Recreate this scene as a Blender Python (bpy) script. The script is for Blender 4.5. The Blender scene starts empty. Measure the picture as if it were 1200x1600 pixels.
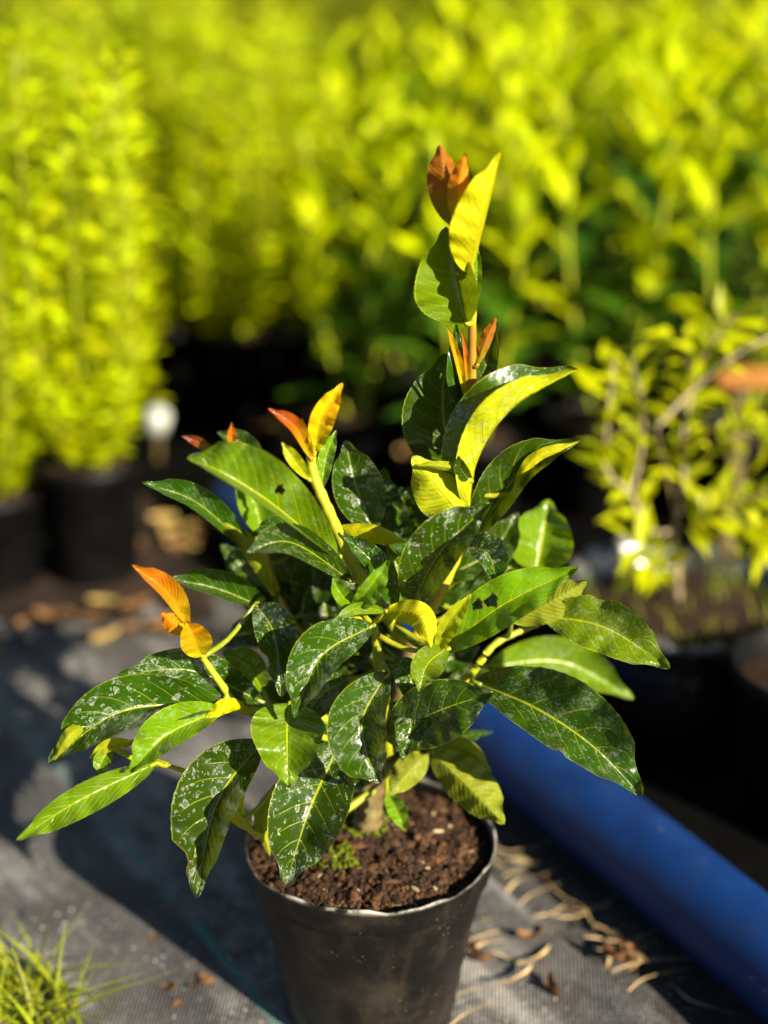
import bpy, math, random
import numpy as np
from mathutils import Vector, Matrix

# ------------------------------------------------------------------ camera
PITCH = math.radians(21.0)
CAM_H = 0.624
F = 2310.0                       # focal length in photo pixels (1200 x 1600)
scene = bpy.context.scene
C = scene.collection
cam_d = bpy.data.cameras.new('camera')
cam = bpy.data.objects.new('camera', cam_d)
C.objects.link(cam)
cam.location = (0, 0, CAM_H)
cam.rotation_euler = (math.pi / 2 - PITCH, 0, 0)
cam_d.sensor_fit = 'VERTICAL'
cam_d.sensor_height = 36.0
cam_d.sensor_width = 27.0
cam_d.lens = F / 1600 * 36.0
cam_d.clip_start = 0.02
cam_d.clip_end = 300.0
cam_d.dof.use_dof = True
cam_d.dof.focus_distance = 0.785
cam_d.dof.aperture_fstop = 2.5
scene.camera = cam

# ------------------------------------------------------------------ light
SUN_AZ = math.radians(49.0)      # from +X towards -Y (over the camera's right shoulder)
SUN_EL = math.radians(25.0)
SUN_DIR = Vector((math.cos(SUN_AZ) * math.cos(SUN_EL), -math.sin(SUN_AZ) * math.cos(SUN_EL), math.sin(SUN_EL)))
world = bpy.data.worlds.new('World')
scene.world = world
world.use_nodes = True
wn = world.node_tree
sky = wn.nodes.new('ShaderNodeTexSky')
sky.sky_type = 'NISHITA'
sky.sun_disc = False
sky.sun_elevation = SUN_EL
sky.air_density = 0.6
sky.dust_density = 0.4
sky.sun_rotation = math.atan2(SUN_DIR.x, SUN_DIR.y)
bg = wn.nodes.get('Background') or wn.nodes.new('ShaderNodeBackground')
wn.links.new(sky.outputs[0], bg.inputs[0])
bg.inputs[1].default_value = 0.05
sun_d = bpy.data.lights.new('sun', 'SUN')
sun_d.energy = 5.0
sun_d.angle = math.radians(0.5)
sun_d.color = (1.0, 0.90, 0.72)
sun = bpy.data.objects.new('sun', sun_d)
C.objects.link(sun)
sun.location = (2, -2, 3)
sun.rotation_euler = SUN_DIR.to_track_quat('Z', 'Y').to_euler()
vs = scene.view_settings
vs.view_transform = 'Standard'
vs.look = 'None'
vs.exposure = 1.72
vs.gamma = 1.0
vs.use_curve_mapping = False
scene.cycles.use_denoising = True
scene.cycles.max_bounces = 4
scene.cycles.diffuse_bounces = 3
scene.cycles.glossy_bounces = 2
scene.cycles.transparent_max_bounces = 8
scene.cycles.transmission_bounces = 6
scene.cycles.caustics_reflective = False
scene.cycles.caustics_refractive = False

random.seed(7)
rng = np.random.default_rng(7)
R_, FW, UP = Vector((1, 0, 0)), Vector((0, math.cos(PITCH), -math.sin(PITCH))), Vector((0, math.sin(PITCH), math.cos(PITCH)))
CAM = Vector((0, 0, CAM_H))
XP, YP = -0.0084, 0.755          # axis of the pot

def ray(px, py):
    return FW + R_ * ((px - 600) / F) - UP * ((py - 800) / F)
def at_y(px, py, y):             # the point of a pixel's ray on the upright plane Y = y
    d = ray(px, py); return CAM + d * (y / d.y)
def at_z(px, py, z=0.0):         # the point of a pixel's ray on the level plane Z = z
    d = ray(px, py); return CAM + d * ((z - CAM_H) / d.z)
def pix(p):
    q = p - CAM; z = q.dot(FW)
    return 600 + F * q.dot(R_) / z, 800 - F * q.dot(UP) / z, z

# ------------------------------------------------------------------ helpers
def tag(o, label=None, cat=None, group=None, kind=None):
    if label: o['label'] = label
    if cat: o['category'] = cat
    if group: o['group'] = group
    if kind: o['kind'] = kind
    return o
def empty(name, loc=(0, 0, 0), rz=0.0):
    o = bpy.data.objects.new(name, None); C.objects.link(o)
    o.location = loc; o.rotation_euler = (0, 0, rz); o.empty_display_size = 0.03
    return o
def make_mesh(name, verts, faces, mat=None, smooth=True):
    me = bpy.data.meshes.new(name)
    me.from_pydata([tuple(v) for v in verts], [], faces)
    if smooth:
        me.polygons.foreach_set('use_smooth', [True] * len(me.polygons))
    if mat: me.materials.append(mat)
    me.update()
    return me
def link(name, me, parent=None, loc=None):
    o = bpy.data.objects.new(name, me); C.objects.link(o)
    if parent: o.parent = parent
    if loc is not None: o.location = loc
    return o
def copy_tree(o, parent=None):
    c = o.copy(); C.objects.link(c); c.parent = parent
    for ch in o.children: copy_tree(ch, c)
    return c
def catmull(pts, n):
    P = [Vector(p) for p in pts]
    if len(P) == 2: return [P[0].lerp(P[1], i / n) for i in range(n + 1)]
    P = [P[0] * 2 - P[1]] + P + [P[-1] * 2 - P[-2]]
    m = len(P) - 3; out = []
    for i in range(n + 1):
        s = i / n * m; k = min(int(s), m - 1); t = s - k
        a, b, c, d = P[k:k + 4]
        out.append(0.5 * ((2 * b) + (c - a) * t + (2 * a - 5 * b + 4 * c - d) * t * t + (3 * b - a - 3 * c + d) * t ** 3))
    return out
def tube(path, radii, seg=8, V=None, Fc=None, cap=True):
    V = [] if V is None else V; Fc = [] if Fc is None else Fc
    b0 = len(V); n = len(path); ref = Vector((0.3, 0.2, 1)).normalized()
    for i, p in enumerate(path):
        t = (path[min(i + 1, n - 1)] - path[max(i - 1, 0)]).normalized()
        r = ref if abs(t.dot(ref)) < 0.95 else Vector((1, 0, 0))
        a = t.cross(r).normalized(); b = t.cross(a)
        for k in range(seg):
            th = 2 * math.pi * k / seg
            V.append(p + (a * math.cos(th) + b * math.sin(th)) * radii[i])
    for i in range(n - 1):
        for k in range(seg):
            k2 = (k + 1) % seg
            Fc.append((b0 + i * seg + k, b0 + i * seg + k2, b0 + (i + 1) * seg + k2, b0 + (i + 1) * seg + k))
    if cap:
        Fc.append(tuple(b0 + k for k in range(seg))[::-1])
        Fc.append(tuple(b0 + (n - 1) * seg + k for k in range(seg)))
    return V, Fc
def lathe(profile, seg=48, V=None, Fc=None):
    V = [] if V is None else V; Fc = [] if Fc is None else Fc
    b0 = len(V)
    for (r, z) in profile:
        for k in range(seg):
            th = 2 * math.pi * k / seg
            V.append(Vector((r * math.cos(th), r * math.sin(th), z)))
    for i in range(len(profile) - 1):
        for k in range(seg):
            k2 = (k + 1) % seg
            Fc.append((b0 + i * seg + k, b0 + i * seg + k2, b0 + (i + 1) * seg + k2, b0 + (i + 1) * seg + k))
    return V, Fc

# ------------------------------------------------------------------ materials
class NT:
    def __init__(self, name):
        self.m = bpy.data.materials.new(name); self.m.use_nodes = True
        self.t = self.m.node_tree; self.t.nodes.clear()
        self.out = self.t.nodes.new('ShaderNodeOutputMaterial')
    def n(self, kind, **kw):
        nd = self.t.nodes.new(kind)
        for k, v in kw.items(): setattr(nd, k, v)
        return nd
    def put(self, sock, v):
        if v is None: return
        if isinstance(v, bpy.types.NodeSocket): self.t.links.new(v, sock)
        elif isinstance(v, (tuple, list)) and len(v) == 3 and sock.type == 'RGBA': sock.default_value = (*v, 1)
        else: sock.default_value = v
    def math(self, op, a, b=None, c=None, clamp=False):
        nd = self.n('ShaderNodeMath', operation=op, use_clamp=clamp)
        self.put(nd.inputs[0], a)
        if b is not None: self.put(nd.inputs[1], b)
        if c is not None: self.put(nd.inputs[2], c)
        return nd.outputs[0]
    def mix(self, f, a, b):
        nd = self.n('ShaderNodeMix', data_type='RGBA')
        self.put(nd.inputs[0], f); self.put(nd.inputs[6], a); self.put(nd.inputs[7], b)
        return nd.outputs[2]
    def mixf(self, f, a, b):
        nd = self.n('ShaderNodeMix', data_type='FLOAT')
        self.put(nd.inputs[0], f); self.put(nd.inputs[2], a); self.put(nd.inputs[3], b)
        return nd.outputs[0]
    def step(self, x, lo, hi, smooth=True):
        nd = self.n('ShaderNodeMapRange')
        nd.interpolation_type = 'SMOOTHSTEP' if smooth else 'LINEAR'
        self.put(nd.inputs[0], x); self.put(nd.inputs[1], lo); self.put(nd.inputs[2], hi)
        return nd.outputs[0]
    def noise(self, vec, scale, detail=3, rough=0.55, dist=0.0):
        nd = self.n('ShaderNodeTexNoise')
        self.put(nd.inputs['Vector'], vec)
        nd.inputs['Scale'].default_value = scale; nd.inputs['Detail'].default_value = detail
        nd.inputs['Roughness'].default_value = rough; nd.inputs['Distortion'].default_value = dist
        return nd.outputs[0]
    def voro(self, vec, scale, feature='F1', out='Distance', rand=1.0):
        nd = self.n('ShaderNodeTexVoronoi', feature=feature)
        self.put(nd.inputs['Vector'], vec); nd.inputs['Scale'].default_value = scale
        nd.inputs['Randomness'].default_value = rand
        return nd.outputs[out]
    def bump(self, h, strength=0.3, dist=0.001, normal=None):
        nd = self.n('ShaderNodeBump')
        nd.inputs['Strength'].default_value = strength; nd.inputs['Distance'].default_value = dist
        self.put(nd.inputs['Height'], h)
        if normal is not None: self.put(nd.inputs['Normal'], normal)
        return nd.outputs[0]
    def coord(self, which='Object'):
        return self.n('ShaderNodeTexCoord').outputs[which]
    def principled(self, col, rough=0.5, spec=0.5, normal=None):
        nd = self.n('ShaderNodeBsdfPrincipled')
        self.put(nd.inputs['Base Color'], col); self.put(nd.inputs['Roughness'], rough)
        self.put(nd.inputs['Specular IOR Level'], spec)
        if normal is not None: self.put(nd.inputs['Normal'], normal)
        return nd
    def finish(self, shader):
        self.t.links.new(shader, self.out.inputs['Surface']); return self.m

def leaf_material(name, top, under, vein, trans_col, trans, rough=0.29, spec=0.42, base=None, spot_col=(0.5, 0.52, 0.45), nveins=8.0, jitter=0.25, quilt=0.5):
    """Two-sided leaf: midrib and side veins from the UV, dried water marks where the mesh attribute 'spots' asks for them."""
    k = NT(name)
    uv = k.n('ShaderNodeUVMap').outputs[0]
    sep = k.n('ShaderNodeSeparateXYZ'); k.put(sep.inputs[0], uv)
    obj = k.coord('Object')
    wob = k.math('MULTIPLY', k.math('SUBTRACT', k.noise(obj, 90, 2), 0.5), 0.10)
    au = k.math('ABSOLUTE', k.math('ADD', k.math('SUBTRACT', sep.outputs[0], 0.5), k.math('MULTIPLY', wob, 0.10)))
    au = k.math('MULTIPLY', au, 2.0)                      # 0 midrib .. 1 margin
    v = sep.outputs[1]
    mid_w = k.math('MULTIPLY_ADD', k.math('SUBTRACT', 1.0, v), 0.050, 0.020)
    mid = k.math('SUBTRACT', 1.0, k.step(au, k.math('MULTIPLY', mid_w, 0.45), mid_w))
    s = k.math('ADD', k.math('SUBTRACT', k.math('MULTIPLY', v, nveins), k.math('MULTIPLY', k.math('POWER', au, 1.25), 1.7)), wob)
    fr = k.math('ABSOLUTE', k.math('SUBTRACT', k.math('FRACT', s), 0.5))
    line = k.math('SUBTRACT', 1.0, k.step(fr, 0.018, 0.055))
    side = k.math('MULTIPLY', line, k.math('SUBTRACT', 1.0, k.step(au, 0.45, 0.95)))
    veins = k.math('MAXIMUM', mid, k.math('MULTIPLY', side, 0.5), clamp=True)
    rnd = k.n('ShaderNodeObjectInfo').outputs['Random']
    big = k.noise(obj, 38, 3)
    hsv = k.n('ShaderNodeHueSaturation')
    k.put(hsv.inputs['Hue'], k.math('MULTIPLY_ADD', k.math('SUBTRACT', rnd, 0.5), 0.03, 0.5))
    k.put(hsv.inputs['Value'], k.math('ADD', k.math('MULTIPLY_ADD', k.math('SUBTRACT', rnd, 0.5), jitter * 2, 1.0), k.math('MULTIPLY', k.math('SUBTRACT', big, 0.5), 0.7)))
    k.put(hsv.inputs['Color'], top)
    tc0, uc0, trc = hsv.outputs[0], under, trans_col
    if base:                                              # young leaves: still yellow green towards the stalk
        grow = k.step(k.math('ADD', v, k.math('MULTIPLY', k.math('SUBTRACT', big, 0.5), 0.5)), 0.02, 0.62)
        tc0 = k.mix(grow, base, tc0); uc0 = k.mix(grow, base, under); trc = k.mix(grow, base, trans_col)
    tcol = k.mix(k.math('MULTIPLY', veins, 0.85), tc0, vein)
    ucol = k.mix(k.math('MULTIPLY', veins, 0.6), uc0, vein)
    edge = k.step(au, 0.965, 0.992)
    tcol = k.mix(k.math('MULTIPLY', edge, 0.5), tcol, (vein[0] * 1.1, vein[1] * 1.1, vein[2] * 1.3))
    # dried water marks
    at = k.n('ShaderNodeAttribute', attribute_name='spots').outputs['Fac']
    warp = k.n('ShaderNodeVectorMath', operation='ADD')
    wn_ = k.n('ShaderNodeTexNoise'); k.put(wn_.inputs['Vector'], obj); wn_.inputs['Scale'].default_value = 300; wn_.inputs['Detail'].default_value = 3
    sc = k.n('ShaderNodeVectorMath', operation='SCALE'); k.put(sc.inputs[0], wn_.outputs['Color']); sc.inputs['Scale'].default_value = 0.0050
    k.put(warp.inputs[0], obj); k.put(warp.inputs[1], sc.outputs[0])
    w = warp.outputs[0]
    marks = None
    cl = k.noise(obj, 34, 2)
    for scale, lo, mul in ((150, 0.34, 0.7), (430, 0.36, 0.85)):
        vn = k.n('ShaderNodeTexVoronoi'); k.put(vn.inputs['Vector'], w); vn.inputs['Scale'].default_value = scale
        d = vn.outputs['Distance']
        sepc = k.n('ShaderNodeSeparateColor'); k.put(sepc.inputs[0], vn.outputs['Color'])
        on = k.step(k.math('ADD', sepc.outputs[0], k.math('MULTIPLY', cl, 1.7)), 1.36, 1.50)
        rad = k.math('MULTIPLY_ADD', sepc.outputs[1], 0.30, lo - 0.20)
        ring = k.math('SUBTRACT', 1.0, k.step(k.math('ABSOLUTE', k.math('SUBTRACT', d, rad)), 0.015, 0.085))
        fill = k.math('MULTIPLY', k.math('SUBTRACT', 1.0, k.step(d, k.math('SUBTRACT', rad, 0.10), rad)), k.math('MULTIPLY', k.math('POWER', sepc.outputs[2], 1.5), 0.6))
        mk = k.math('MULTIPLY', k.math('MULTIPLY', k.math('MAXIMUM', ring, fill), on), mul)
        marks = mk if marks is None else k.math('MAXIMUM', marks, mk)
    fine = wn_.outputs[0]
    tide = k.math('SUBTRACT', 1.0, k.step(k.math('ABSOLUTE', k.math('SUBTRACT', k.noise(w, 70, 3, 0.6), 0.53)), 0.004, 0.030))
    marks = k.math('MAXIMUM', marks, k.math('MULTIPLY', tide, k.math('MULTIPLY', k.step(cl, 0.50, 0.62), 0.4)))
    marks = k.math('MULTIPLY', k.math('MULTIPLY', marks, k.math('MULTIPLY_ADD', k.step(k.noise(obj, 1100, 1), 0.30, 0.62), 0.62, 0.10)), at, clamp=True)
    tcol = k.mix(marks, tcol, spot_col)
    brown = k.n('ShaderNodeAttribute', attribute_name='brown').outputs['Fac']
    tcol = k.mix(brown, tcol, (0.10, 0.055, 0.015)); ucol = k.mix(brown, ucol, (0.12, 0.07, 0.02))
    back = k.n('ShaderNodeNewGeometry').outputs['Backfacing']
    col = k.mix(back, tcol, k.mix(k.math('MULTIPLY', marks, 0.5), ucol, spot_col))
    lines = k.math('MAXIMUM', mid, k.math('MULTIPLY', side, 0.55))
    h = k.math('ADD', k.math('ADD', k.math('MULTIPLY', lines, -0.45), k.math('MULTIPLY', k.math('ABSOLUTE', k.math('SUBTRACT', fr, 0.25)), -quilt)), k.math('MULTIPLY', k.noise(obj, 150, 2), 0.9))
    nrm = k.bump(h, 0.65, 0.0014)
    ro = k.mixf(back, k.math('ADD', k.math('MULTIPLY_ADD', big, 0.22, rough - 0.11), k.math('MULTIPLY', marks, 0.35)), 0.6)
    pr = k.principled(col, ro, k.mixf(back, spec, 0.12), nrm)
    tr = k.n('ShaderNodeBsdfTranslucent')
    k.put(tr.inputs[0], k.mix(k.math('MULTIPLY', veins, 0.5), trc, vein)); k.put(tr.inputs['Normal'], nrm)
    ms = k.n('ShaderNodeMixShader'); ms.inputs[0].default_value = trans
    k.t.links.new(pr.outputs[0], ms.inputs[1]); k.t.links.new(tr.outputs[0], ms.inputs[2])
    return k.finish(ms.outputs[0])

M = {}
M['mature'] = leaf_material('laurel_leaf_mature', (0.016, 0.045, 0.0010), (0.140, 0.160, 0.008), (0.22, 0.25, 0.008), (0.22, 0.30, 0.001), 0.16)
M['green'] = leaf_material('laurel_leaf_green', (0.085, 0.158, 0.0015), (0.20, 0.22, 0.006), (0.30, 0.32, 0.008), (0.32, 0.42, 0.001), 0.22)
M['yellow'] = leaf_material('laurel_leaf_yellow', (0.27, 0.290, 0.003), (0.42, 0.40, 0.003), (0.36, 0.34, 0.006), (0.55, 0.52, 0.002), 0.35, rough=0.45, quilt=0.3)
M['orange'] = leaf_material('laurel_leaf_orange', (0.44, 0.105, 0.004), (0.50, 0.17, 0.005), (0.52, 0.22, 0.015), (0.70, 0.22, 0.003), 0.35, rough=0.24, spec=0.6, quilt=0.6, base=(0.42, 0.30, 0.004))
M['amber'] = leaf_material('laurel_leaf_amber', (0.56, 0.29, 0.002), (0.58, 0.32, 0.003), (0.58, 0.38, 0.010), (0.72, 0.42, 0.002), 0.38, rough=0.34, spec=0.35, quilt=0.45, base=(0.40, 0.36, 0.004))
M['red'] = leaf_material('laurel_leaf_red', (0.16, 0.035, 0.006), (0.24, 0.085, 0.006), (0.36, 0.22, 0.015), (0.52, 0.16, 0.004), 0.32, rough=0.33, base=(0.22, 0.16, 0.006))
M['pale_under'] = leaf_material('laurel_leaf_pale_under', (0.022, 0.056, 0.0012), (0.34, 0.37, 0.006), (0.28, 0.30, 0.006), (0.40, 0.44, 0.001), 0.26)

def simple_leaf(name, col, trans_col, trans=0.35, rough=0.45, jitter=0.35, under=None):
    k = NT(name)
    rnd = k.n('ShaderNodeNewGeometry').outputs['Random Per Island']
    hsv = k.n('ShaderNodeHueSaturation')
    k.put(hsv.inputs['Hue'], k.math('MULTIPLY_ADD', k.math('SUBTRACT', rnd, 0.5), 0.04, 0.5))
    k.put(hsv.inputs['Value'], k.math('MULTIPLY_ADD', k.math('SUBTRACT', rnd, 0.5), jitter * 2, 1.0))
    ob = k.n('ShaderNodeObjectInfo').outputs['Random']
    k.put(hsv.inputs['Color'], k.mix(k.math('MULTIPLY', k.math('POWER', ob, 1.6), 0.8), col, (col[0] * 0.32, col[1] * 0.42, col[2])))
    pr = k.principled(hsv.outputs[0], rough, 0.15)
    tr = k.n('ShaderNodeBsdfTranslucent'); k.put(tr.inputs[0], trans_col)
    ms = k.n('ShaderNodeMixShader'); ms.inputs[0].default_value = trans
    k.t.links.new(pr.outputs[0], ms.inputs[1]); k.t.links.new(tr.outputs[0], ms.inputs[2])
    return k.finish(ms.outputs[0])
M['small_leaf'] = simple_leaf('small_leaf_lime', (0.40, 0.46, 0.001), (0.62, 0.66, 0.001), 0.42)
M['small_leaf_deep'] = simple_leaf('small_leaf_deep', (0.075, 0.115, 0.003), (0.14, 0.20, 0.002))
M['far_leaf'] = simple_leaf('far_leaf_olive', (0.19, 0.215, 0.001), (0.29, 0.32, 0.001), 0.42)
M['bg_young'] = simple_leaf('big_leaf_lime', (0.48, 0.54, 0.001), (0.70, 0.73, 0.001), 0.42, 0.33)
M['bg_mature'] = simple_leaf('big_leaf_green', (0.045, 0.105, 0.004), (0.12, 0.22, 0.003), 0.25, 0.28)
M['shrub_leaf'] = simple_leaf('shrub_leaf_yellow', (0.40, 0.42, 0.001), (0.58, 0.56, 0.001), 0.40, 0.4)

def stem_material(name, a, b, scale=60):
    k = NT(name); o = k.coord('Object')
    f = k.step(k.noise(o, scale, 4), 0.35, 0.65)
    return k.finish(k.principled(k.mix(f, a, b), 0.5, 0.4, k.bump(k.noise(o, scale * 8, 3), 0.3, 0.0006)).outputs[0])
M['stem_green'] = stem_material('green_stem', (0.22, 0.25, 0.006), (0.27, 0.28, 0.008))
M['stem_red'] = stem_material('reddish_stem', (0.38, 0.33, 0.006), (0.22, 0.12, 0.008), 30)
M['bark'] = stem_material('brown_bark', (0.085, 0.055, 0.022), (0.16, 0.13, 0.04), 90)
M['twig'] = stem_material('pale_twig', (0.34, 0.27, 0.16), (0.22, 0.15, 0.09), 40)

def pot_material():
    k = NT('dusty_black_plastic'); o = k.coord('Object')
    sep = k.n('ShaderNodeSeparateXYZ'); k.put(sep.inputs[0], o)
    dust_glint = k.step(k.noise(o, 28, 5, 0.65), 0.42, 0.75)
    st = k.n('ShaderNodeVectorMath', operation='MULTIPLY'); k.put(st.inputs[0], o); st.inputs[1].default_value = (60, 60, 9)
    streak = k.step(k.noise(st.outputs[0], 1.0, 4, 0.6), 0.5, 0.72)
    spk = k.math('MULTIPLY', k.math('SUBTRACT', 1.0, k.step(k.voro(o, 330), 0.10, 0.22)), k.step(k.noise(o, 45, 2), 0.55, 0.66))
    col = k.mix(dust_glint, (0.003, 0.0026, 0.0022), (0.020, 0.015, 0.010))
    col = k.mix(k.math('MULTIPLY', streak, 0.30), col, (0.024, 0.019, 0.012))
    col = k.mix(k.math('MULTIPLY', spk, 0.55), col, (0.16, 0.14, 0.11))
    lime = k.math('MULTIPLY', k.step(sep.outputs[2], 0.119, 0.1245), k.step(k.noise(o, 70, 4, 0.7), 0.36, 0.60))
    col = k.mix(k.math('MULTIPLY', lime, 0.85), col, (0.40, 0.37, 0.31))
    ro = k.math('MULTIPLY_ADD', dust_glint, 0.25, 0.45)
    return k.finish(k.principled(col, ro, 0.22, k.bump(k.noise(o, 220, 4), 0.25, 0.0006)).outputs[0])
M['pot'] = pot_material()
def flat_mat(name, col, col2, rough=0.5, scale=40, spec=0.4, bump=0.2, bscale=300):
    k = NT(name); o = k.coord('Object')
    f = k.step(k.noise(o, scale, 5, 0.6), 0.35, 0.68)
    return k.finish(k.principled(k.mix(f, col, col2), rough, spec, k.bump(k.noise(o, bscale, 4), bump, 0.001)).outputs[0])
M['black_plastic'] = flat_mat('black_plastic', (0.0015, 0.0015, 0.0015), (0.004, 0.0038, 0.0035), 0.5, 30, 0.12)
def bag_material():
    k = NT('black_polythene'); o = k.coord('Object')
    sep = k.n('ShaderNodeSeparateXYZ'); k.put(sep.inputs[0], o)
    dust_glint = k.math('MULTIPLY', k.step(sep.outputs[2], 0.092, 0.118), k.step(k.noise(o, 45, 4, 0.65), 0.40, 0.62))  # glints of the crumpled lip painted in as patchy pale colour
    col = k.mix(dust_glint, (0.004, 0.004, 0.004), (0.17, 0.165, 0.16))
    return k.finish(k.principled(col, 0.22, 0.8, k.bump(k.noise(o, 80, 4), 0.8, 0.002)).outputs[0])
M['poly_bag'] = bag_material()
M['shade_sheet'] = flat_mat('black_shade_sheet', (0.0012, 0.0011, 0.001), (0.0030, 0.0027, 0.0024), 0.7, 16, 0.05, 0.5, 60)
M['soil'] = flat_mat('dark_potting_soil', (0.008, 0.0038, 0.002), (0.040, 0.019, 0.008), 0.9, 160, 0.2, 0.8, 500)
M['crumb'] = flat_mat('soil_crumb', (0.016, 0.0065, 0.0022), (0.095, 0.042, 0.014), 0.85, 110, 0.3, 0.6, 700)
M['chip'] = flat_mat('pale_wood_chip', (0.26, 0.18, 0.09), (0.40, 0.31, 0.18), 0.7, 90)
M['moss'] = simple_leaf('moss_green', (0.13, 0.15, 0.006), (0.2, 0.22, 0.005), 0.3, 0.7)
M['earth'] = flat_mat('bare_earth', (0.006, 0.0035, 0.002), (0.028, 0.015, 0.008), 0.95, 14, 0.2, 0.8, 120)
M['white_plastic'] = flat_mat('white_plastic', (0.36, 0.38, 0.34), (0.44, 0.46, 0.41), 0.35, 30)
M['orange_wood'] = flat_mat('orange_timber', (0.20, 0.075, 0.006), (0.28, 0.115, 0.010), 0.6, 30)
M['dry_leaf'] = flat_mat('dry_leaf_brown', (0.08, 0.034, 0.010), (0.19, 0.095, 0.03), 0.7, 60)
M['dry_gold'] = flat_mat('dry_leaf_gold', (0.30, 0.20, 0.05), (0.40, 0.29, 0.09), 0.6, 60)
M['straw'] = flat_mat('dry_straw', (0.26, 0.17, 0.07), (0.44, 0.33, 0.17), 0.55, 90)
M['grass'] = simple_leaf('grass_lime', (0.22, 0.25, 0.012), (0.30, 0.34, 0.01), 0.35, 0.45)

def pipe_material():
    k = NT('blue_water_pipe'); o = k.coord('Object')
    f = k.step(k.noise(o, 22, 5, 0.6), 0.35, 0.7)
    spk = k.math('MULTIPLY', k.math('SUBTRACT', 1.0, k.step(k.voro(o, 120), 0.06, 0.14)), k.step(k.noise(o, 16, 2), 0.55, 0.62))
    col = k.mix(f, (0.0006, 0.0175, 0.090), (0.0010, 0.0260, 0.128))
    col = k.mix(k.math('MULTIPLY', k.step(k.noise(o, 34, 5, 0.7), 0.46, 0.78), 0.16), col, (0.035, 0.045, 0.065))
    col = k.mix(k.math('MULTIPLY', spk, 0.7), col, (0.30, 0.34, 0.40))
    return k.finish(k.principled(col, 0.5, 0.35, k.bump(k.noise(o, 150, 3), 0.15, 0.0006)).outputs[0])
M['pipe'] = pipe_material()

def mat_fabric(name, teal_at=None, clean=1.0):
    """Woven weed-control fabric; object axes run along (x) and across (y) the roll, in metres."""
    k = NT(name); o = k.coord('Object')
    sep = k.n('ShaderNodeSeparateXYZ'); k.put(sep.inputs[0], o)
    x, y = sep.outputs[0], sep.outputs[1]
    sx = k.math('SINE', k.math('MULTIPLY', x, 2 * math.pi / 0.0038))
    sy = k.math('SINE', k.math('MULTIPLY', y, 2 * math.pi / 0.0030))
    weave = k.math('MULTIPLY', sx, sy)
    dust_glint = k.step(k.math('ADD', k.noise(o, 7, 6, 0.62), k.math('MULTIPLY', k.noise(o, 60, 4, 0.7), 0.35)), 0.50, 0.86)
    grit = k.math('MULTIPLY', k.step(k.noise(o, 330, 3, 0.6), 0.50, 0.70), k.math('MULTIPLY_ADD', weave, 0.35, 0.65))
    st = k.n('ShaderNodeVectorMath', operation='MULTIPLY'); k.put(st.inputs[0], o); st.inputs[1].default_value = (2.2, 17.0, 1.0)
    band = k.step(k.noise(st.outputs[0], 1.0, 4, 0.6, 0.4), 0.44, 0.60)
    dust_glint = k.math('MULTIPLY', k.math('MULTIPLY', dust_glint, k.math('MULTIPLY_ADD', band, 0.75, 0.25)), clean)
    col = k.mix(dust_glint, (0.042 * clean, 0.041 * clean, 0.042 * clean), (0.27, 0.255, 0.235))
    col = k.mix(k.math('MULTIPLY', grit, k.math('MULTIPLY_ADD', dust_glint, 0.60, 0.10)), col, (0.62, 0.59, 0.54))
    col = k.mix(k.math('MULTIPLY', k.step(k.noise(o, 15, 4, 0.6, 0.8), 0.52, 0.70), 0.65), col, (0.050, 0.042, 0.034))
    spk = k.math('MULTIPLY', k.math('SUBTRACT', 1.0, k.step(k.voro(o, 150), 0.10, 0.24)), k.step(k.noise(o, 20, 3), 0.48, 0.60))
    col = k.mix(k.math('MULTIPLY', spk, 0.75 * clean), col, (0.66, 0.63, 0.57))
    if teal_at is not None:
        d = k.math('ABSOLUTE', k.math('SUBTRACT', k.math('ADD', y, k.math('MULTIPLY', k.math('SUBTRACT', k.noise(o, 5, 2), 0.5), 0.012)), teal_at))
        ln = k.math('MULTIPLY', k.math('SUBTRACT', 1.0, k.step(d, 0.0022, 0.0045)), k.step(k.noise(o, 24, 3), 0.30, 0.50))
        col = k.mix(k.math('MULTIPLY', ln, 0.6), col, (0.05, 0.19, 0.17))
    h = k.math('ADD', k.math('MULTIPLY', weave, 0.5), k.math('MULTIPLY', k.noise(o, 260, 3), 0.8))
    return k.finish(k.principled(col, 0.72, 0.3, k.bump(h, 0.9, 0.0014)).outputs[0])

# ------------------------------------------------------------------ the ground
E1 = Vector((0.552, -0.834, 0)); E2 = Vector((0.834, 0.552, 0))    # along / across the rolls of fabric
ROLL = math.atan2(E1.y, E1.x)
def roll_pt(a, b, z=0.0):
    return E1 * a + E2 * b + Vector((0, 0, z))
V = [(-120, -120, -0.03), (120, -120, -0.03), (120, 120, -0.03), (-120, 120, -0.03)]
g = link('ground', make_mesh('ground', V, [(0, 1, 2, 3)], M['earth'])); tag(g, 'dark bare earth under the nursery beds', 'ground', kind='structure')

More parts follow.
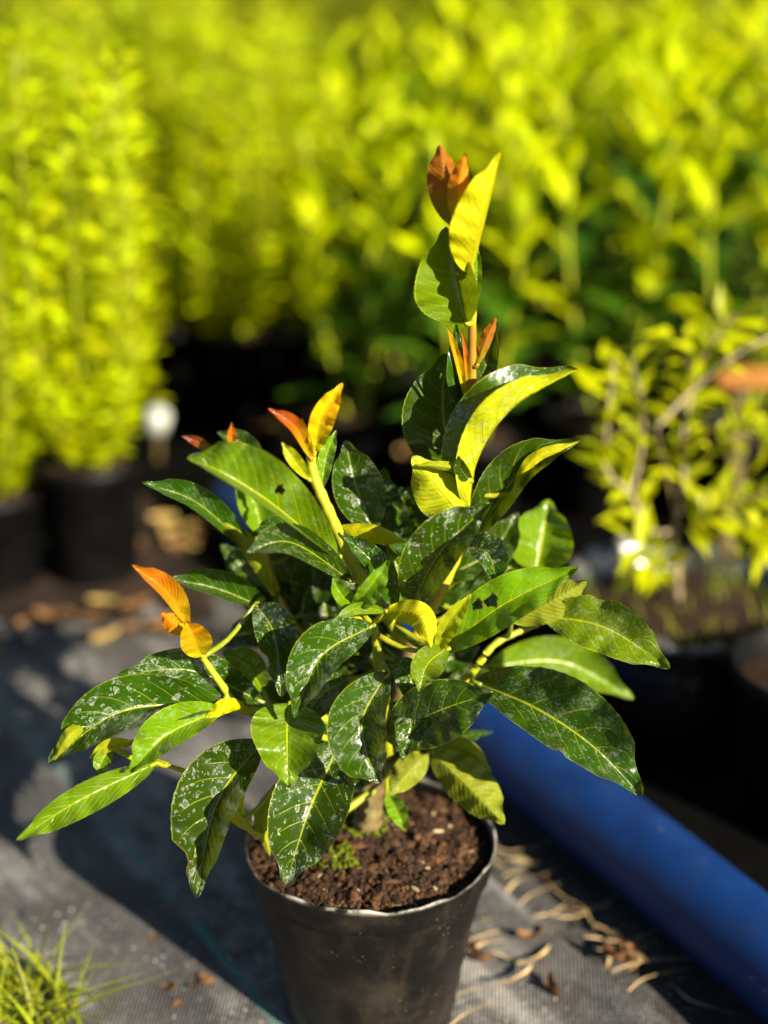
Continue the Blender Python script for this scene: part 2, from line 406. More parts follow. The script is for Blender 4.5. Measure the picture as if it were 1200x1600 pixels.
from mathutils import noise as mn
def fabric_sheet(name, a0, a1, b0, b1, na, nb, z0, mat, edge_b=None, edge_sign=1):
    verts, faces = [], []
    c0 = Vector((XP, YP, 0)); pa, pb = c0.dot(E1), c0.dot(E2)
    for i in range(na + 1):
        for j in range(nb + 1):
            a = a0 + (a1 - a0) * i / na; b = b0 + (b1 - b0) * j / nb
            r = math.hypot(a - pa, b - pb)
            k = min(1, max(0, (r - 0.09) / 0.08))
            z = z0 + k * (0.0050 * mn.noise(Vector((a * 2.2, b * 15, 1.7 + z0))) + 0.0025 * mn.noise(Vector((a * 9, b * 24, 5.1))) + 0.0050)
            if edge_b is not None:                 # the edge of the roll is turned up a little
                d = abs(b - edge_b)
                z += 0.010 * math.exp(-(d / 0.014) ** 2) * (0.75 + 0.5 * mn.noise(Vector((a * 7, 3.3, 0))))
            bb = b + (0.006 * mn.noise(Vector((a * 5, 9.0, 2.0))) if edge_b is not None and abs(b - edge_b) < 0.03 else 0)
            verts.append((a, bb, z))
    # local axes: x along the roll, y across it (E1, -> right-handed with E2)
    for i in range(na):
        for j in range(nb):
            q = i * (nb + 1) + j
            faces.append((q, q + nb + 1, q + nb + 2, q + 1))
    me = make_mesh(name, verts, faces, mat)
    o = link(name, me); o.rotation_euler = (0, 0, ROLL)
    return o
f1 = fabric_sheet('weed_mat', -3.6, 1.2, -1.6, 0.543, 330, 260, 0.004, mat_fabric('woven_fabric_lined', 0.352), 0.540)
tag(f1, 'grey woven weed fabric with a teal thread line', 'ground fabric', kind='structure')
f2 = fabric_sheet('weed_mat', -3.6, 1.2, 0.47, 0.665, 160, 30, -0.006, mat_fabric('woven_fabric_plain', None, 0.35))
tag(f2, 'dark woven weed fabric under the blue pipe', 'ground fabric', kind='structure')
f3 = fabric_sheet('shade_ground_sheet', -3.6, 1.2, 0.640, 2.6, 200, 120, -0.001, M['shade_sheet'])  # black sheet added in place of the shade between pipe and pots
tag(f3, 'black sheet standing in for ground shade right of the blue pipe', 'shade sheet', kind='structure')

V, Fc = [], []  # dark earth strip added for the shade at the foot of the left bed
NI, NJ = 60, 50
for i in range(NI + 1):
    for j in range(NJ + 1):
        x = -1.5 + 1.36 * i / NI; t = j / NJ
        y0 = 1.27 + 0.05 * mn.noise(Vector((x * 6, 0.5, 0))) + max(0, x + 0.22) * 0.9
        y = y0 + (3.0 - y0) * t
        if x > -0.14 - 0.40 * (y - 1.40) - 0.05: x = -0.19 - 0.40 * (y - 1.40) - 0.02 * (NI - i) / NI
        V.append((x, y, 0.021 + 0.004 * mn.noise(Vector((x * 22, y * 22, 0))) - 0.020 * max(0, 1 - t * 30)))
for i in range(NI):
    for j in range(NJ):
        q = i * (NJ + 1) + j; Fc.append((q, q + NJ + 1, q + NJ + 2, q + 1))
tag(link('shade_soil_strip', make_mesh('shade_soil_strip', V, Fc, M['earth'])), 'dark brown earth strip standing in for shade under the small leaved shrubs', 'soil', kind='structure')

# ------------------------------------------------------------------ main potted laurel
laurel = empty('potted_laurel', (XP, YP, 0.004))
tag(laurel, 'young laurel with orange shoot tips and water marked glossy leaves in a dusty black pot', 'potted plant')
ROOT = Vector((XP, YP, 0.004))
def L(p): return p - ROOT
ZR = 0.121                       # rim height above the pot's foot
prof = [(0.0, 0.0), (0.0500, 0.0), (0.0520, 0.002), (0.0578, 0.040), (0.0650, 0.085), (0.0695, 0.103), (0.0722, 0.1045), (0.0735, 0.113), (0.0745, ZR - 0.0012), (0.0752, ZR), (0.0748, ZR + 0.0012), (0.0738, ZR + 0.0012), (0.0730, ZR - 0.0005), (0.0712, 0.108), (0.0665, 0.086), (0.0568, 0.040), (0.0510, 0.0040), (0.0, 0.0040)]
Vp, Fp = lathe(prof, 96)
for v in Vp:                     # soft dents and an uneven lip, as in old thin plastic
    if v.z > 0.09:
        th = math.atan2(v.y, v.x)
        k = (v.z - 0.09) / 0.032
        v.z += k * (0.0012 * math.sin(3 * th + 0.5) + 0.0008 * math.sin(11 * th + 1.0) + 0.0005 * math.sin(23 * th))
        s = 1 + k * 0.006 * math.sin(5 * th + 2.0)
        v.x *= s; v.y *= s
pot = link('pot', make_mesh('pot', Vp, Fp, M['pot']), laurel)
pot['label'] = 'dusty black plastic pot with a pale limescaled lip'

# soil: an uneven disc, crumbs and chips on it, moss
def soil_h(x, y):
    r = math.hypot(x, y)
    return 0.1125 + 0.009 * (1 - (r / 0.07) ** 2) + 0.0035 * mn.noise(Vector((x * 60, y * 60, 0.3))) + 0.0030 * mn.noise(Vector((x * 160, y * 160, 2.3))) + 0.0016 * mn.noise(Vector((x * 420, y * 420, 4.3)))
Vs, Fs = [Vector((0, 0, soil_h(0, 0)))], []
NR, NS = 44, 120
for i in range(1, NR + 1):
    r = 0.0722 * i / NR
    for s in range(NS):
        th = 2 * math.pi * s / NS
        x, y = r * math.cos(th), r * math.sin(th)
        Vs.append(Vector((x, y, soil_h(x, y))))
for s in range(NS): Fs.append((0, 1 + s, 1 + (s + 1) % NS))
for i in range(NR - 1):
    for s in range(NS):
        a, b = 1 + i * NS + s, 1 + i * NS + (s + 1) % NS
        Fs.append((a, a + NS, b + NS, b))
soil = link('soil', make_mesh('soil', Vs, Fs, M['soil']), laurel)
ICO = None
def ico():
    t = (1 + 5 ** 0.5) / 2
    v = [(-1, t, 0), (1, t, 0), (-1, -t, 0), (1, -t, 0), (0, -1, t), (0, 1, t), (0, -1, -t), (0, 1, -t), (t, 0, -1), (t, 0, 1), (-t, 0, -1), (-t, 0, 1)]
    f = [(0, 11, 5), (0, 5, 1), (0, 1, 7), (0, 7, 10), (0, 10, 11), (1, 5, 9), (5, 11, 4), (11, 10, 2), (10, 7, 6), (7, 1, 8), (3, 9, 4), (3, 4, 2), (3, 2, 6), (3, 6, 8), (3, 8, 9), (4, 9, 5), (2, 4, 11), (6, 2, 10), (8, 6, 7), (9, 8, 1)]
    return [Vector(p).normalized() for p in v], f
ICO = ico()
def lumps(n, rmax, size, mat, name, zoff=0.0, squash=(0.6, 1.0), region=None, stretch=1.0, parent=soil):
    V, Fc = [], []
    k = 0
    while k < n:
        r = rmax * math.sqrt(random.random()); th = random.random() * 2 * math.pi
        x, y = r * math.cos(th), r * math.sin(th)
        if region and not region(x, y): continue
        k += 1
        s = random.uniform(*size); b = len(V)
        rot = Matrix.Rotation(random.random() * 6.28, 3, 'Z') @ Matrix.Rotation(random.uniform(-0.7, 0.7), 3, 'X')
        sq = random.uniform(*squash); st = random.uniform(1, stretch)
        c = Vector((x, y, soil_h(x, y) + zoff * s))
        for v in ICO[0]:
            j = random.uniform(0.7, 1.25)
            V.append(c + rot @ Vector((v.x * s * j * st, v.y * s * j / st ** 0.5, v.z * s * sq * j)))
        Fc += [tuple(b + q for q in f) for f in ICO[1]]
    return tag(link(name, make_mesh(name, V, Fc, mat, smooth=False), parent), kind='stuff')
lumps(4200, 0.071, (0.0004, 0.0019), M['crumb'], 'soil_crumbs', 0.3)
lumps(1500, 0.071, (0.0006, 0.0030), M['soil'], 'dark_crumbs', 0.3)
lumps(60, 0.070, (0.0008, 0.0022), M['chip'], 'wood_chips', 0.5, (0.25, 0.5), stretch=2.2)
lumps(60, 0.068, (0.0020, 0.0042), M['crumb'], 'bark_pieces', 0.5, (0.25, 0.45), stretch=2.4)
lumps(45, 0.069, (0.0004, 0.0008), M['dry_leaf'], 'fibres', 2.5, (0.5, 0.8), stretch=7.0)
def mossy(x, y):
    return mn.noise(Vector((x * 45 + 3, y * 45, 7.7))) > 0.02 and math.hypot(x + 0.008, y - 0.006) < 0.040
lumps(1500, 0.06, (0.0005, 0.0015), M['moss'], 'moss', 2.2, (0.7, 1.2), mossy)

# stems: (pixel x, pixel y, metres behind the pot's axis)
STEMS = {}
def stem(key, pts, r0, r1, mat, name='branch', n=None):
    P = [at_y(x, y, YP + d) for (x, y, d) in pts]
    n = n or 8 * len(P)
    path = catmull(P, n)
    rad = [r0 + (r1 - r0) * i / n for i in range(n + 1)]
    for i in range(n + 1):                         # leaf scars thicken a shoot here and there
        rad[i] *= 1 + 0.10 * math.sin(i * 1.9) * (1 if i % 3 else 0.2)
    Vt, Ft = tube([L(p) for p in path], rad, 12)
    o = link(name, make_mesh(name, Vt, Ft, mat), laurel)
    STEMS[key] = (path, rad)
    return o
stem('trunk', [(574, 1290, 0.008), (580, 1235, 0.008), (604, 1170, 0.006), (630, 1080, 0.004), (646, 1000, 0.004)], 0.0085, 0.0058, M['bark'], 'trunk')
stem('lead', [(646, 1002, 0.004), (690, 920, 0.008), (722, 838, 0.012), (733, 740, 0.012), (736, 640, 0.008), (738, 540, 0.004), (737, 440, 0.002), (724, 352, 0.002)], 0.0036, 0.0017, M['stem_red'])
stem('left', [(628, 1000, 0.0), (600, 950, -0.012), (556, 890, -0.024), (520, 812, -0.030), (490, 742, -0.030), (486, 700, -0.030)], 0.0040, 0.0024, M['stem_green'])
stem('mid', [(612, 1150, 0.0), (594, 1060, -0.012), (588, 1000, -0.020), (582, 972, -0.024)], 0.0034, 0.0022, M['stem_green'])
stem('far_left', [(598, 1170, 0.01), (500, 1120, -0.01), (420, 1110, -0.028), (376, 1108, -0.036), (345, 1068, -0.040), (313, 1022, -0.042)], 0.0032, 0.0017, M['stem_green'])
stem('back_left', [(596, 1150, 0.01), (520, 1040, 0.035), (450, 960, 0.05), (400, 830, 0.055), (372, 760, 0.055), (350, 700, 0.055)], 0.0034, 0.0016, M['stem_red'])
stem('right', [(618, 1120, 0.004), (690, 1090, 0.0), (738, 1050, -0.004), (775, 1005, 0.0), (840, 975, 0.01)], 0.0032, 0.0017, M['stem_green'])
stem('low_right', [(598, 1200, 0.004), (640, 1182, -0.006), (672, 1172, -0.012)], 0.0030, 0.0018, M['bark'])
stem('low_left', [(590, 1230, 0.004), (500, 1290, -0.02), (420, 1305, -0.045), (392, 1298, -0.055), (370, 1268, -0.060), (330, 1222, -0.066), (262, 1196, -0.070)], 0.0022, 0.0013, M['stem_green'])
stem('sprout', [(606, 1180, -0.010), (606, 1150, -0.020), (612, 1100, -0.028)], 0.0030, 0.0016, M['stem_green'])
stem('low_mid', [(602, 1190, 0.004), (560, 1165, -0.016), (500, 1150, -0.03), (440, 1108, -0.040)], 0.0026, 0.0014, M['stem_green'])

def nearest_stem(p, keys=None):
    best = None
    for key, (path, rad) in STEMS.items():
        if keys and key not in keys: continue
        for i, q in enumerate(path):
            d = (q - p).length
            if best is None or d < best[0]: best = (d, q, path[max(i - 1, 0)])
    return best

def leaf_profile(v, fat):
    x = v ** fat
    w = math.sin(math.pi * x) ** 0.72 if 0 < x < 1 else 0.0
    if v > 0.80:                                    # drawn-out tip
        t = (v - 0.80) / 0.20
        w *= 1 - 0.38 * math.sin(math.pi * t) * 0.8
    return w
count = 0
def leaf(pts, wl, wr, mat='mature', spots=0.25, under=False, W=None, sl=None, sr=None, fat=0.92, holes=(), notch=(), pet=None, ripple=1.6, curl=0.0, label=None):
    """One leaf: midrib through pixels at given depths; wl / wr are the visible half-widths in pixels left and right of the
    midrib (looking base to tip), the rest of the true half-width goes into depth."""
    NU, NV = (34, 100) if holes else (14, 40)
    global count
    count += 1
    rs = random.Random(count * 31)
    P3 = [at_y(x, y, YP + d) for (x, y, d) in pts]
    mid = catmull(P3, NV)
    sg = -1 if under else 1
    sl = sg if sl is None else sl; sr = sg if sr is None else sr
    px = [pix(p) for p in mid]
    sc = F / px[NV // 2][2]
    Wt = (W / sc if W else max(abs(wl), abs(wr)) * 1.28 / sc)
    verts, uvs, faces = [], [], []
    ph, ph2, fr = rs.random() * 6.28, rs.random() * 6.28, rs.uniform(2.2, 3.6)
    lx, ly = 0, -1
    for i in range(NV + 1):
        v = i / NV
        a, b = px[max(i - 1, 0)], px[min(i + 1, NV)]
        tx, ty = b[0] - a[0], b[1] - a[1]
        ln = math.hypot(tx, ty)
        if ln > 1e-4: lx, ly = ty / ln, -tx / ln     # left-hand side on the picture
        side = R_ * lx - UP * ly
        view = (mid[i] - CAM).normalized()
        pw = leaf_profile(v, fat) + 0.012
        tooth = (1.008 if i % 2 else 0.992) if 0.12 < v < 0.95 else 1.0
        z = px[i][2]
        for j in range(NU + 1):
            u = -1 + 2 * j / NU
            au = abs(u)
            w_px = wl if u < 0 else wr
            n_ = 1.0
            for (s_, v0, dv, dep) in notch:
                if (u < 0) == (s_ < 0):
                    n_ *= 1 - dep * math.exp(-((v - v0) / dv) ** 4)
            wpx = w_px * pw * tooth * n_
            off = wpx / F * z
            full = Wt * pw * n_
            dep = math.sqrt(max(full * full - off * off, 0.0)) * (sl if u < 0 else sr)
            dep = max(-0.95 * full, min(0.95 * full, dep))
            rip = ripple * Wt * 0.10 * math.sin(v * fr * 6.28 + ph + (1.5 if u < 0 else 0)) * au ** 2
            rip += ripple * Wt * 0.05 * math.sin(v * fr * 12.1 + ph2 + u * 2) * au
            bow = curl * Wt * (1 - au ** 2)
            depth_shape = dep * (au ** 1.25)
            p = mid[i] + side * (off * (-u if u < 0 else -u)) - view * (depth_shape + rip - bow)
            verts.append(p); uvs.append(((u + 1) / 2, v))
    def hole_e(u, v, a, b, c, d):                    # distance from a ragged bite, 1 at its edge
        x, y = (u - a) / c, (v - b) / d
        th = math.atan2(y, x)
        return math.hypot(x, y) * (1 + 0.16 * math.sin(3 * th + 9 * b) + 0.10 * math.sin(5 * th + 4))
    for i in range(NV):
        for j in range(NU):
            uc, vc = -1 + 2 * (j + 0.5) / NU, (i + 0.5) / NV
            if any(hole_e(uc, vc, *hh) < 1 for hh in holes): continue
            q = i * (NU + 1) + j
            f = (q, q + 1, q + NU + 2, q + NU + 1)
            faces.append(f[::-1] if under else f)
    base = mid[0]
    nl = len(verts)
    # petiole from the blade to the stem it grows on
    if pet is not False:
        near = nearest_stem(base, pet)
        if near and near[0] < 0.075 and near[0] > 0.0012:
            t0 = (mid[1] - mid[0]).normalized()
            d = near[0]
            path = catmull([near[1], near[1].lerp(base, 0.5) - Vector((0, 0, 0.10 * d)), base, mid[2]], 10)
            Vt, Ft = tube(path, [0.0017 - 0.0006 * q / 10 for q in range(11)], 7)
            o0 = len(verts)
            verts += Vt; uvs += [(0.5, 0.02)] * len(Vt)
            faces += [tuple(o0 + q for q in f) for f in Ft]
    o0 = base
    me = make_mesh('leaf', [v - o0 for v in verts], faces, M[mat])
    uvl = me.uv_layers.new(name='UVMap')
    idx = np.empty(len(me.loops), dtype=np.int32); me.loops.foreach_get('vertex_index', idx)
    uvl.data.foreach_set('uv', np.array(uvs, dtype=np.float32)[idx].ravel())
    at = me.attributes.new('spots', 'FLOAT', 'POINT')
    at.data.foreach_set('value', np.full(len(verts), spots, dtype=np.float32))
    if holes or notch:
        br = np.zeros(len(verts), dtype=np.float32)
        for q, (uu, vv) in enumerate(uvs[:nl]):
            u = uu * 2 - 1
            for (a, b, c, d) in holes:
                e = hole_e(u, vv, a, b, c, d)
                br[q] = max(br[q], max(0, 0.7 - (e - 1.0) / 0.35) if e > 0.9 else 0.7)
            for (s_, v0, dv, dep) in notch:
                if (u < 0) == (s_ < 0) and abs(u) > 0.9 and abs(vv - v0) < dv * 1.3: br[q] = 0.8
        ab = me.attributes.new('brown', 'FLOAT', 'POINT'); ab.data.foreach_set('value', br)
    o = link('leaf', me, laurel, L(o0))
    if label: o['label'] = label
    return o

# ---- leader (tall shoot)
leaf([(706, 352, .0), (697, 285, -.004), (687, 226, -.002)], 30, 22, 'red', 0, True, label='bronze red young leaf at the shoot tip')
leaf([(714, 350, -.004), (716, 296, -.012), (727, 238, -.012)], 17, 16, 'orange', 0, True, label='orange red young leaf at the shoot tip')
leaf([(733, 428, -.010), (752, 345, -.022), (783, 237, -.022)], 44, 6, 'yellow', 0, True, sl=.55, sr=-1, fat=0.80, label='bright yellow folded leaf lit by the sun')
leaf([(728, 505, -.002), (713, 440, .004), (697, 354, .006)], 66, 30, 'green', .05, fat=0.80)
leaf([(739, 492, .004), (745, 435, .010), (746, 380, .012)], 8, 8, 'green', 0)
leaf([(728, 625, -.004), (716, 565, -.008), (698, 507, -.010)], 5, 7, 'amber', 0)
leaf([(731, 618, -.003), (729, 565, -.005), (722, 512, -.004)], 4, 4, 'orange', 0)
leaf([(745, 572, .002), (760, 530, .002), (777, 494, .006)], 10, 9, 'red', 0, True)
leaf([(739, 655, .012), (757, 580, .016), (777, 502, .020)], 26, 18, 'mature', .1)
leaf([(737, 680, .012), (719, 600, .014), (713, 505, .018)], 20, 16, 'mature', .1)
leaf([(713, 738, .018), (693, 650, .026), (696, 552, .030)], 64, 40, 'mature', .15, fat=0.85)
leaf([(727, 692, -.002), (720, 665, -.006), (715, 638, -.006)], 9, 9, 'amber', 0)
leaf([(732, 695, -.003), (738, 672, -.006), (746, 650, -.006)], 8, 8, 'red', 0)
leaf([(732, 815, -.004), (746, 722, -.018), (800, 640, -.026), (904, 577, -.020)], 40, -70, 'pale_under', 1.0, True, sl=1, sr=-0.6, fat=1.15, W=64, label='twisted leaf showing its pale yellow underside')
leaf([(737, 752, -.012), (722, 735, -.024), (716, 712, -.028)], 12, 10, 'mature', 0)
leaf([(722, 805, -.012), (690, 768, -.022), (645, 712, -.026)], 44, 40, 'pale_under', .9, True, fat=0.9, label='rounded leaf showing its pale yellow underside')
leaf([(735, 742, -.014), (700, 730, -.028), (646, 726, -.032)], 6, 9, 'green', 0, True)
leaf([(736, 850, .012), (775, 790, .014), (822, 730, .014), (908, 687, .010)], 44, 20, 'mature', .15, fat=1.0)
leaf([(800, 770, .010), (835, 716, .004), (905, 690, .004)], 9, 9, 'yellow', .3, True, pet=('lead',))
# ---- centre right
leaf([(640, 952, -.030), (690, 860, -.048), (768, 786, -.050)], 50, 30, 'mature', 1.0, fat=0.85, label='dark leaf covered in round dried water marks')
leaf([(726, 853, -.010), (762, 865, -.024), (778, 916, -.040)], 30, 18, 'mature', 1.0)
leaf([(838, 895, .050), (848, 842, .060), (857, 780, .075)], 52, 48, 'green', .1, fat=0.8)
leaf([(688, 1020, -.030), (785, 946, -.046), (904, 887, -.046)], 42, 32, 'green', .12, fat=0.95, holes=((-.35, .46, .20, .040), (-.55, .38, .18, .034)), label='bright green leaf with insect holes')
leaf([(800, 972, -.012), (865, 938, -.016), (917, 908, -.012)], 26, 30, 'mature', .3, True)
leaf([(848, 962, -.006), (945, 980, -.020), (1047, 1044, -.040)], 44, 40, 'green', .4, fat=0.95, notch=((-1, .42, .05, .12),))
leaf([(758, 1042, .050), (880, 1035, .065), (990, 1092, .060)], 38, 28, 'green', .55)
leaf([(738, 1064, -.020), (836, 1106, -.050), (925, 1165, -.070), (1004, 1244, -.082)], 70, 40, 'mature', .45, fat=0.95, notch=((1, .56, .03, .10),), label='large dark leaf arching over the blue pipe')
leaf([(602, 1156, -.024), (680, 1113, -.056), (772, 1082, -.070)], 48, 50, 'mature', .40, label='dark shaded leaf in front of the trunk')
leaf([(600, 955, -.035), (655, 963, -.055), (673, 1013, -.066)], 22, 20, 'yellow', .2, True)
leaf([(683, 1018, -.040), (700, 975, -.050), (736, 927, -.052)], 13, 17, 'yellow', .1)
leaf([(700, 1012, -.036), (668, 1038, -.058), (655, 1081, -.070)], 26, 24, 'green', .3)
leaf([(545, 958, -.034), (572, 925, -.052), (608, 874, -.050)], 12, 22, 'green', .3, fat=1.1)
leaf([(566, 955, -.034), (535, 930, -.050), (520, 902, -.046)], 13, 15, 'green', .2)
leaf([(604, 955, -.034), (560, 950, -.052), (521, 968, -.062)], 10, 9, 'green', .3)
leaf([(585, 985, -.026), (556, 972, -.036), (535, 962, -.038)], 14, 14, 'yellow', .1, True)
leaf([(617, 955, -.022), (590, 888, -.034), (530, 830, -.030)], 15, 24, 'mature', .9)
leaf([(628, 960, -.016), (632, 910, -.022), (604, 852, -.018)], 18, 18, 'green', .4)
leaf([(526, 823, -.012), (585, 829, -.020), (634, 847, -.022)], 9, 20, 'yellow', .2, True, label='small yellow leaf turned underside up')
# ---- left-centre shoot
leaf([(584, 832, .012), (557, 762, .020), (540, 688, .026)], 36, 42, 'mature', .85)
leaf([(502, 765, -.010), (510, 715, -.006), (526, 671, -.002)], 13, 12, 'green', .7)
leaf([(491, 710, -.032), (503, 652, -.036), (535, 598, -.034)], 17, 21, 'amber', 0, label='upright orange yellow leaf at the shoot tip')
leaf([(487, 718, -.032), (462, 668, -.040), (419, 638, -.040)], 9, 14, 'orange', 0, label='narrow orange leaf at the shoot tip')
leaf([(488, 712, -.029), (478, 682, -.026), (472, 652, -.024)], 6, 6, 'orange', 0)
leaf([(484, 750, -.032), (460, 718, -.042), (440, 691, -.042)], 11, 11, 'yellow', 0)
leaf([(527, 872, -.034), (430, 791, -.060), (352, 741, -.068), (292, 716, -.066)], 10, 60, 'green', .28, fat=0.95, holes=((.45, .36, .12, .022),), label='broad bright green leaf striped with stem shadows')
leaf([(398, 868, .030), (310, 787, .020), (222, 754, .010)], 12, 26, 'mature', .25)
leaf([(426, 928, .028), (388, 852, .022), (332, 800, .026)], 14, 13, 'green', .2, True)
leaf([(412, 722, .050), (378, 692, .055), (338, 676, .055)], 15, 18, 'mature', .5)
leaf([(412, 838, .040), (398, 785, .050), (372, 738, .060)], 26, 34, 'green', .2)
leaf([(337, 712, .050), (312, 692, .046), (284, 681, .044)], 8, 8, 'red', 0)
leaf([(362, 712, .046), (362, 685, .044), (362, 660, .044)], 7, 8, 'orange', 0)
leaf([(550, 908, -.028), (456, 848, -.056), (384, 863, -.068)], 18, 30, 'mature', .35)
leaf([(500, 868, -.006), (442, 824, -.010), (392, 836, -.010)], 16, 18, 'mature', .2)
leaf([(422, 955, .010), (345, 922, .000), (262, 904, -.010)], 12, 30, 'mature', .15)
leaf([(399, 944, -.010), (428, 990, -.030), (440, 1090, -.046)], 36, 28, 'mature', .9, notch=((1, .72, .06, .35),))
leaf([(584, 977, -.030), (502, 1026, -.062), (460, 1122, -.078)], 30, 44, 'mature', .65, label='arched leaf half in shade with water marks')
leaf([(588, 1062, -.030), (560, 1070, -.036), (533, 1084, -.040)], 9, 11, 'yellow', 0, True)
leaf([(545, 1060, -.022), (503, 1085, -.040), (470, 1136, -.048)], 28, 28, 'mature', .8)
leaf([(607, 1050, -.040), (568, 1120, -.072), (574, 1180, -.082), (594, 1224, -.086)], 36, 54, 'mature', .5, fat=0.9, notch=((-1, .62, .06, .25),), label='glossy dark leaf hanging in front of the stem')
leaf([(452, 1098, -.048), (449, 1150, -.072), (450, 1231, -.090)], 56, 56, 'green', .2, fat=0.72, label='bright green leaf pointing down at the camera side')
leaf([(532, 1160, -.036), (483, 1268, -.072), (446, 1385, -.084)], 56, 62, 'mature', .95, fat=0.85, label='large water marked leaf hanging over the pot lip')
leaf([(430, 1228, -.040), (410, 1278, -.048), (421, 1338, -.050)], 15, 13, 'green', .1, True)
leaf([(410, 1158, -.048), (338, 1258, -.082), (308, 1404, -.098)], 30, 66, 'mature', .75, fat=0.9, notch=((1, .80, .05, .40),), label='large drooping leaf with pale water marks and a bitten edge')
leaf([(394, 1300, -.055), (366, 1262, -.060), (386, 1205, -.056)], 13, 15, 'yellow', 0, True)
# ---- far-left shoot
leaf([(245, 1192, -.070), (125, 1250, -.090), (25, 1313, -.104)], 27, 22, 'green', .05, fat=0.9, label='long pale green leaf reaching lowest over the fabric')
leaf([(348, 1108, -.046), (262, 1148, -.074), (202, 1208, -.086)], 22, 38, 'green', .35, fat=0.9)
leaf([(386, 1106, -.040), (352, 1104, -.052), (318, 1128, -.058)], 11, 13, 'yellow', .2, True)
leaf([(346, 1100, -.044), (190, 1112, -.066), (75, 1192, -.080)], 30, 52, 'mature', .95, fat=0.9, label='long leaf thick with white water marks')
leaf([(138, 1130, -.068), (108, 1148, -.084), (84, 1188, -.084)], 12, 10, 'green', 0, True, pet=False)
leaf([(412, 1098, -.026), (300, 1048, -.034), (184, 1054, -.040)], 26, 34, 'mature', 1.0)
leaf([(412, 1080, -.014), (385, 1040, -.020), (348, 1018, -.018)], 24, 26, 'green', .9)
leaf([(210, 1160, -.056), (170, 1165, -.064), (140, 1185, -.066)], 10, 10, 'yellow', .1)
leaf([(175, 1168, -.060), (160, 1188, -.066), (154, 1210, -.068)], 14, 14, 'green', .1)
leaf([(294, 978, -.044), (260, 925, -.056), (206, 883, -.060)], 10, 23, 'orange', 0, label='glossy bright orange leaf at the left shoot tip')
leaf([(292, 990, -.046), (270, 975, -.056), (252, 958, -.060)], 14, 16, 'orange', 0, True)
leaf([(316, 1026, -.044), (304, 998, -.056), (290, 970, -.058)], 24, 25, 'amber', 0, fat=0.75, label='round amber leaf at the left shoot tip')
# ---- low leaves over the soil
leaf([(668, 1177, -.018), (640, 1205, -.034), (605, 1245, -.044)], 22, 25, 'mature', .6, True)
leaf([(671, 1172, -.014), (735, 1232, -.034), (788, 1288, -.048)], 40, 32, 'mature', .55, True, label='dull olive leaf low over the right of the pot')
leaf([(675, 1166, .000), (725, 1168, -.002), (769, 1207, -.010)], 15, 15, 'green', .3, True)
leaf([(680, 1162, .010), (730, 1150, .012), (771, 1144, .012)], 8, 8, 'mature', .3)
leaf([(604, 1238, -.012), (620, 1266, -.022), (633, 1299, -.030)], 15, 14, 'green', .1)
# ---- the darker leaves deeper inside the plant
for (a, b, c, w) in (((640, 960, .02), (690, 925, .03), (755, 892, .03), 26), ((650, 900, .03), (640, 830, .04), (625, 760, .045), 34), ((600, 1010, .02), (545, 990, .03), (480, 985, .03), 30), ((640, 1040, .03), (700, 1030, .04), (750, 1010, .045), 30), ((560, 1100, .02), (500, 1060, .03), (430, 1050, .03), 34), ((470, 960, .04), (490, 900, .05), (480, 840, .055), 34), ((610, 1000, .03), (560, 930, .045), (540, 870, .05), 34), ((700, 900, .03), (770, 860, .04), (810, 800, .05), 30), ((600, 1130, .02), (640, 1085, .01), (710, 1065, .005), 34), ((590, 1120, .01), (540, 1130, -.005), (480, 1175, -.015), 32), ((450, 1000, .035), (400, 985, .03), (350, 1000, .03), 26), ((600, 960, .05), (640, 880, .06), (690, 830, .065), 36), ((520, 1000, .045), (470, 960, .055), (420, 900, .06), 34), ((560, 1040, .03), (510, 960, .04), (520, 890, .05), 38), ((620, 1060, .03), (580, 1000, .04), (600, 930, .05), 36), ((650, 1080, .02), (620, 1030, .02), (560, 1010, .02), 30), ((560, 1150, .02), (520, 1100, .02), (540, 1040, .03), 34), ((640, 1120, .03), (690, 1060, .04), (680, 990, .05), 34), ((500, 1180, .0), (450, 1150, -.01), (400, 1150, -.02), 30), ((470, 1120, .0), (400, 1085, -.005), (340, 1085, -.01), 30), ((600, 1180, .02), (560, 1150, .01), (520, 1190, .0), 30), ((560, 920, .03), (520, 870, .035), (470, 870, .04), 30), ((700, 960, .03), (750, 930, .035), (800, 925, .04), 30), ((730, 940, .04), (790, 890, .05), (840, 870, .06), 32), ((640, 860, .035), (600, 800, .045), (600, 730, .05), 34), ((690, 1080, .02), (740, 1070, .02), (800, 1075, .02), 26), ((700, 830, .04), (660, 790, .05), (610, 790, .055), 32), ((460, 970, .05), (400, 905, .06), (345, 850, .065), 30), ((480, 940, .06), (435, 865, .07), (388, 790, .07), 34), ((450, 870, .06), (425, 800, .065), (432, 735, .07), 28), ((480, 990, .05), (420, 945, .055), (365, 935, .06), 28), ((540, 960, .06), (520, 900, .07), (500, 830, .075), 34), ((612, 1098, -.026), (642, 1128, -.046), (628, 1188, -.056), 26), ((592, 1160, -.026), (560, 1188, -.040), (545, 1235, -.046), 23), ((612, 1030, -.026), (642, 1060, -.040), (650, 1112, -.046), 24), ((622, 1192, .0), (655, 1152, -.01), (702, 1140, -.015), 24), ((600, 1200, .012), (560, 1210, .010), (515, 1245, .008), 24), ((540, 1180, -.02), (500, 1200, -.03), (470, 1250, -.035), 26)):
    leaf([a, b, c], w, w, 'mature', random.choice((.15, .5, .8)))

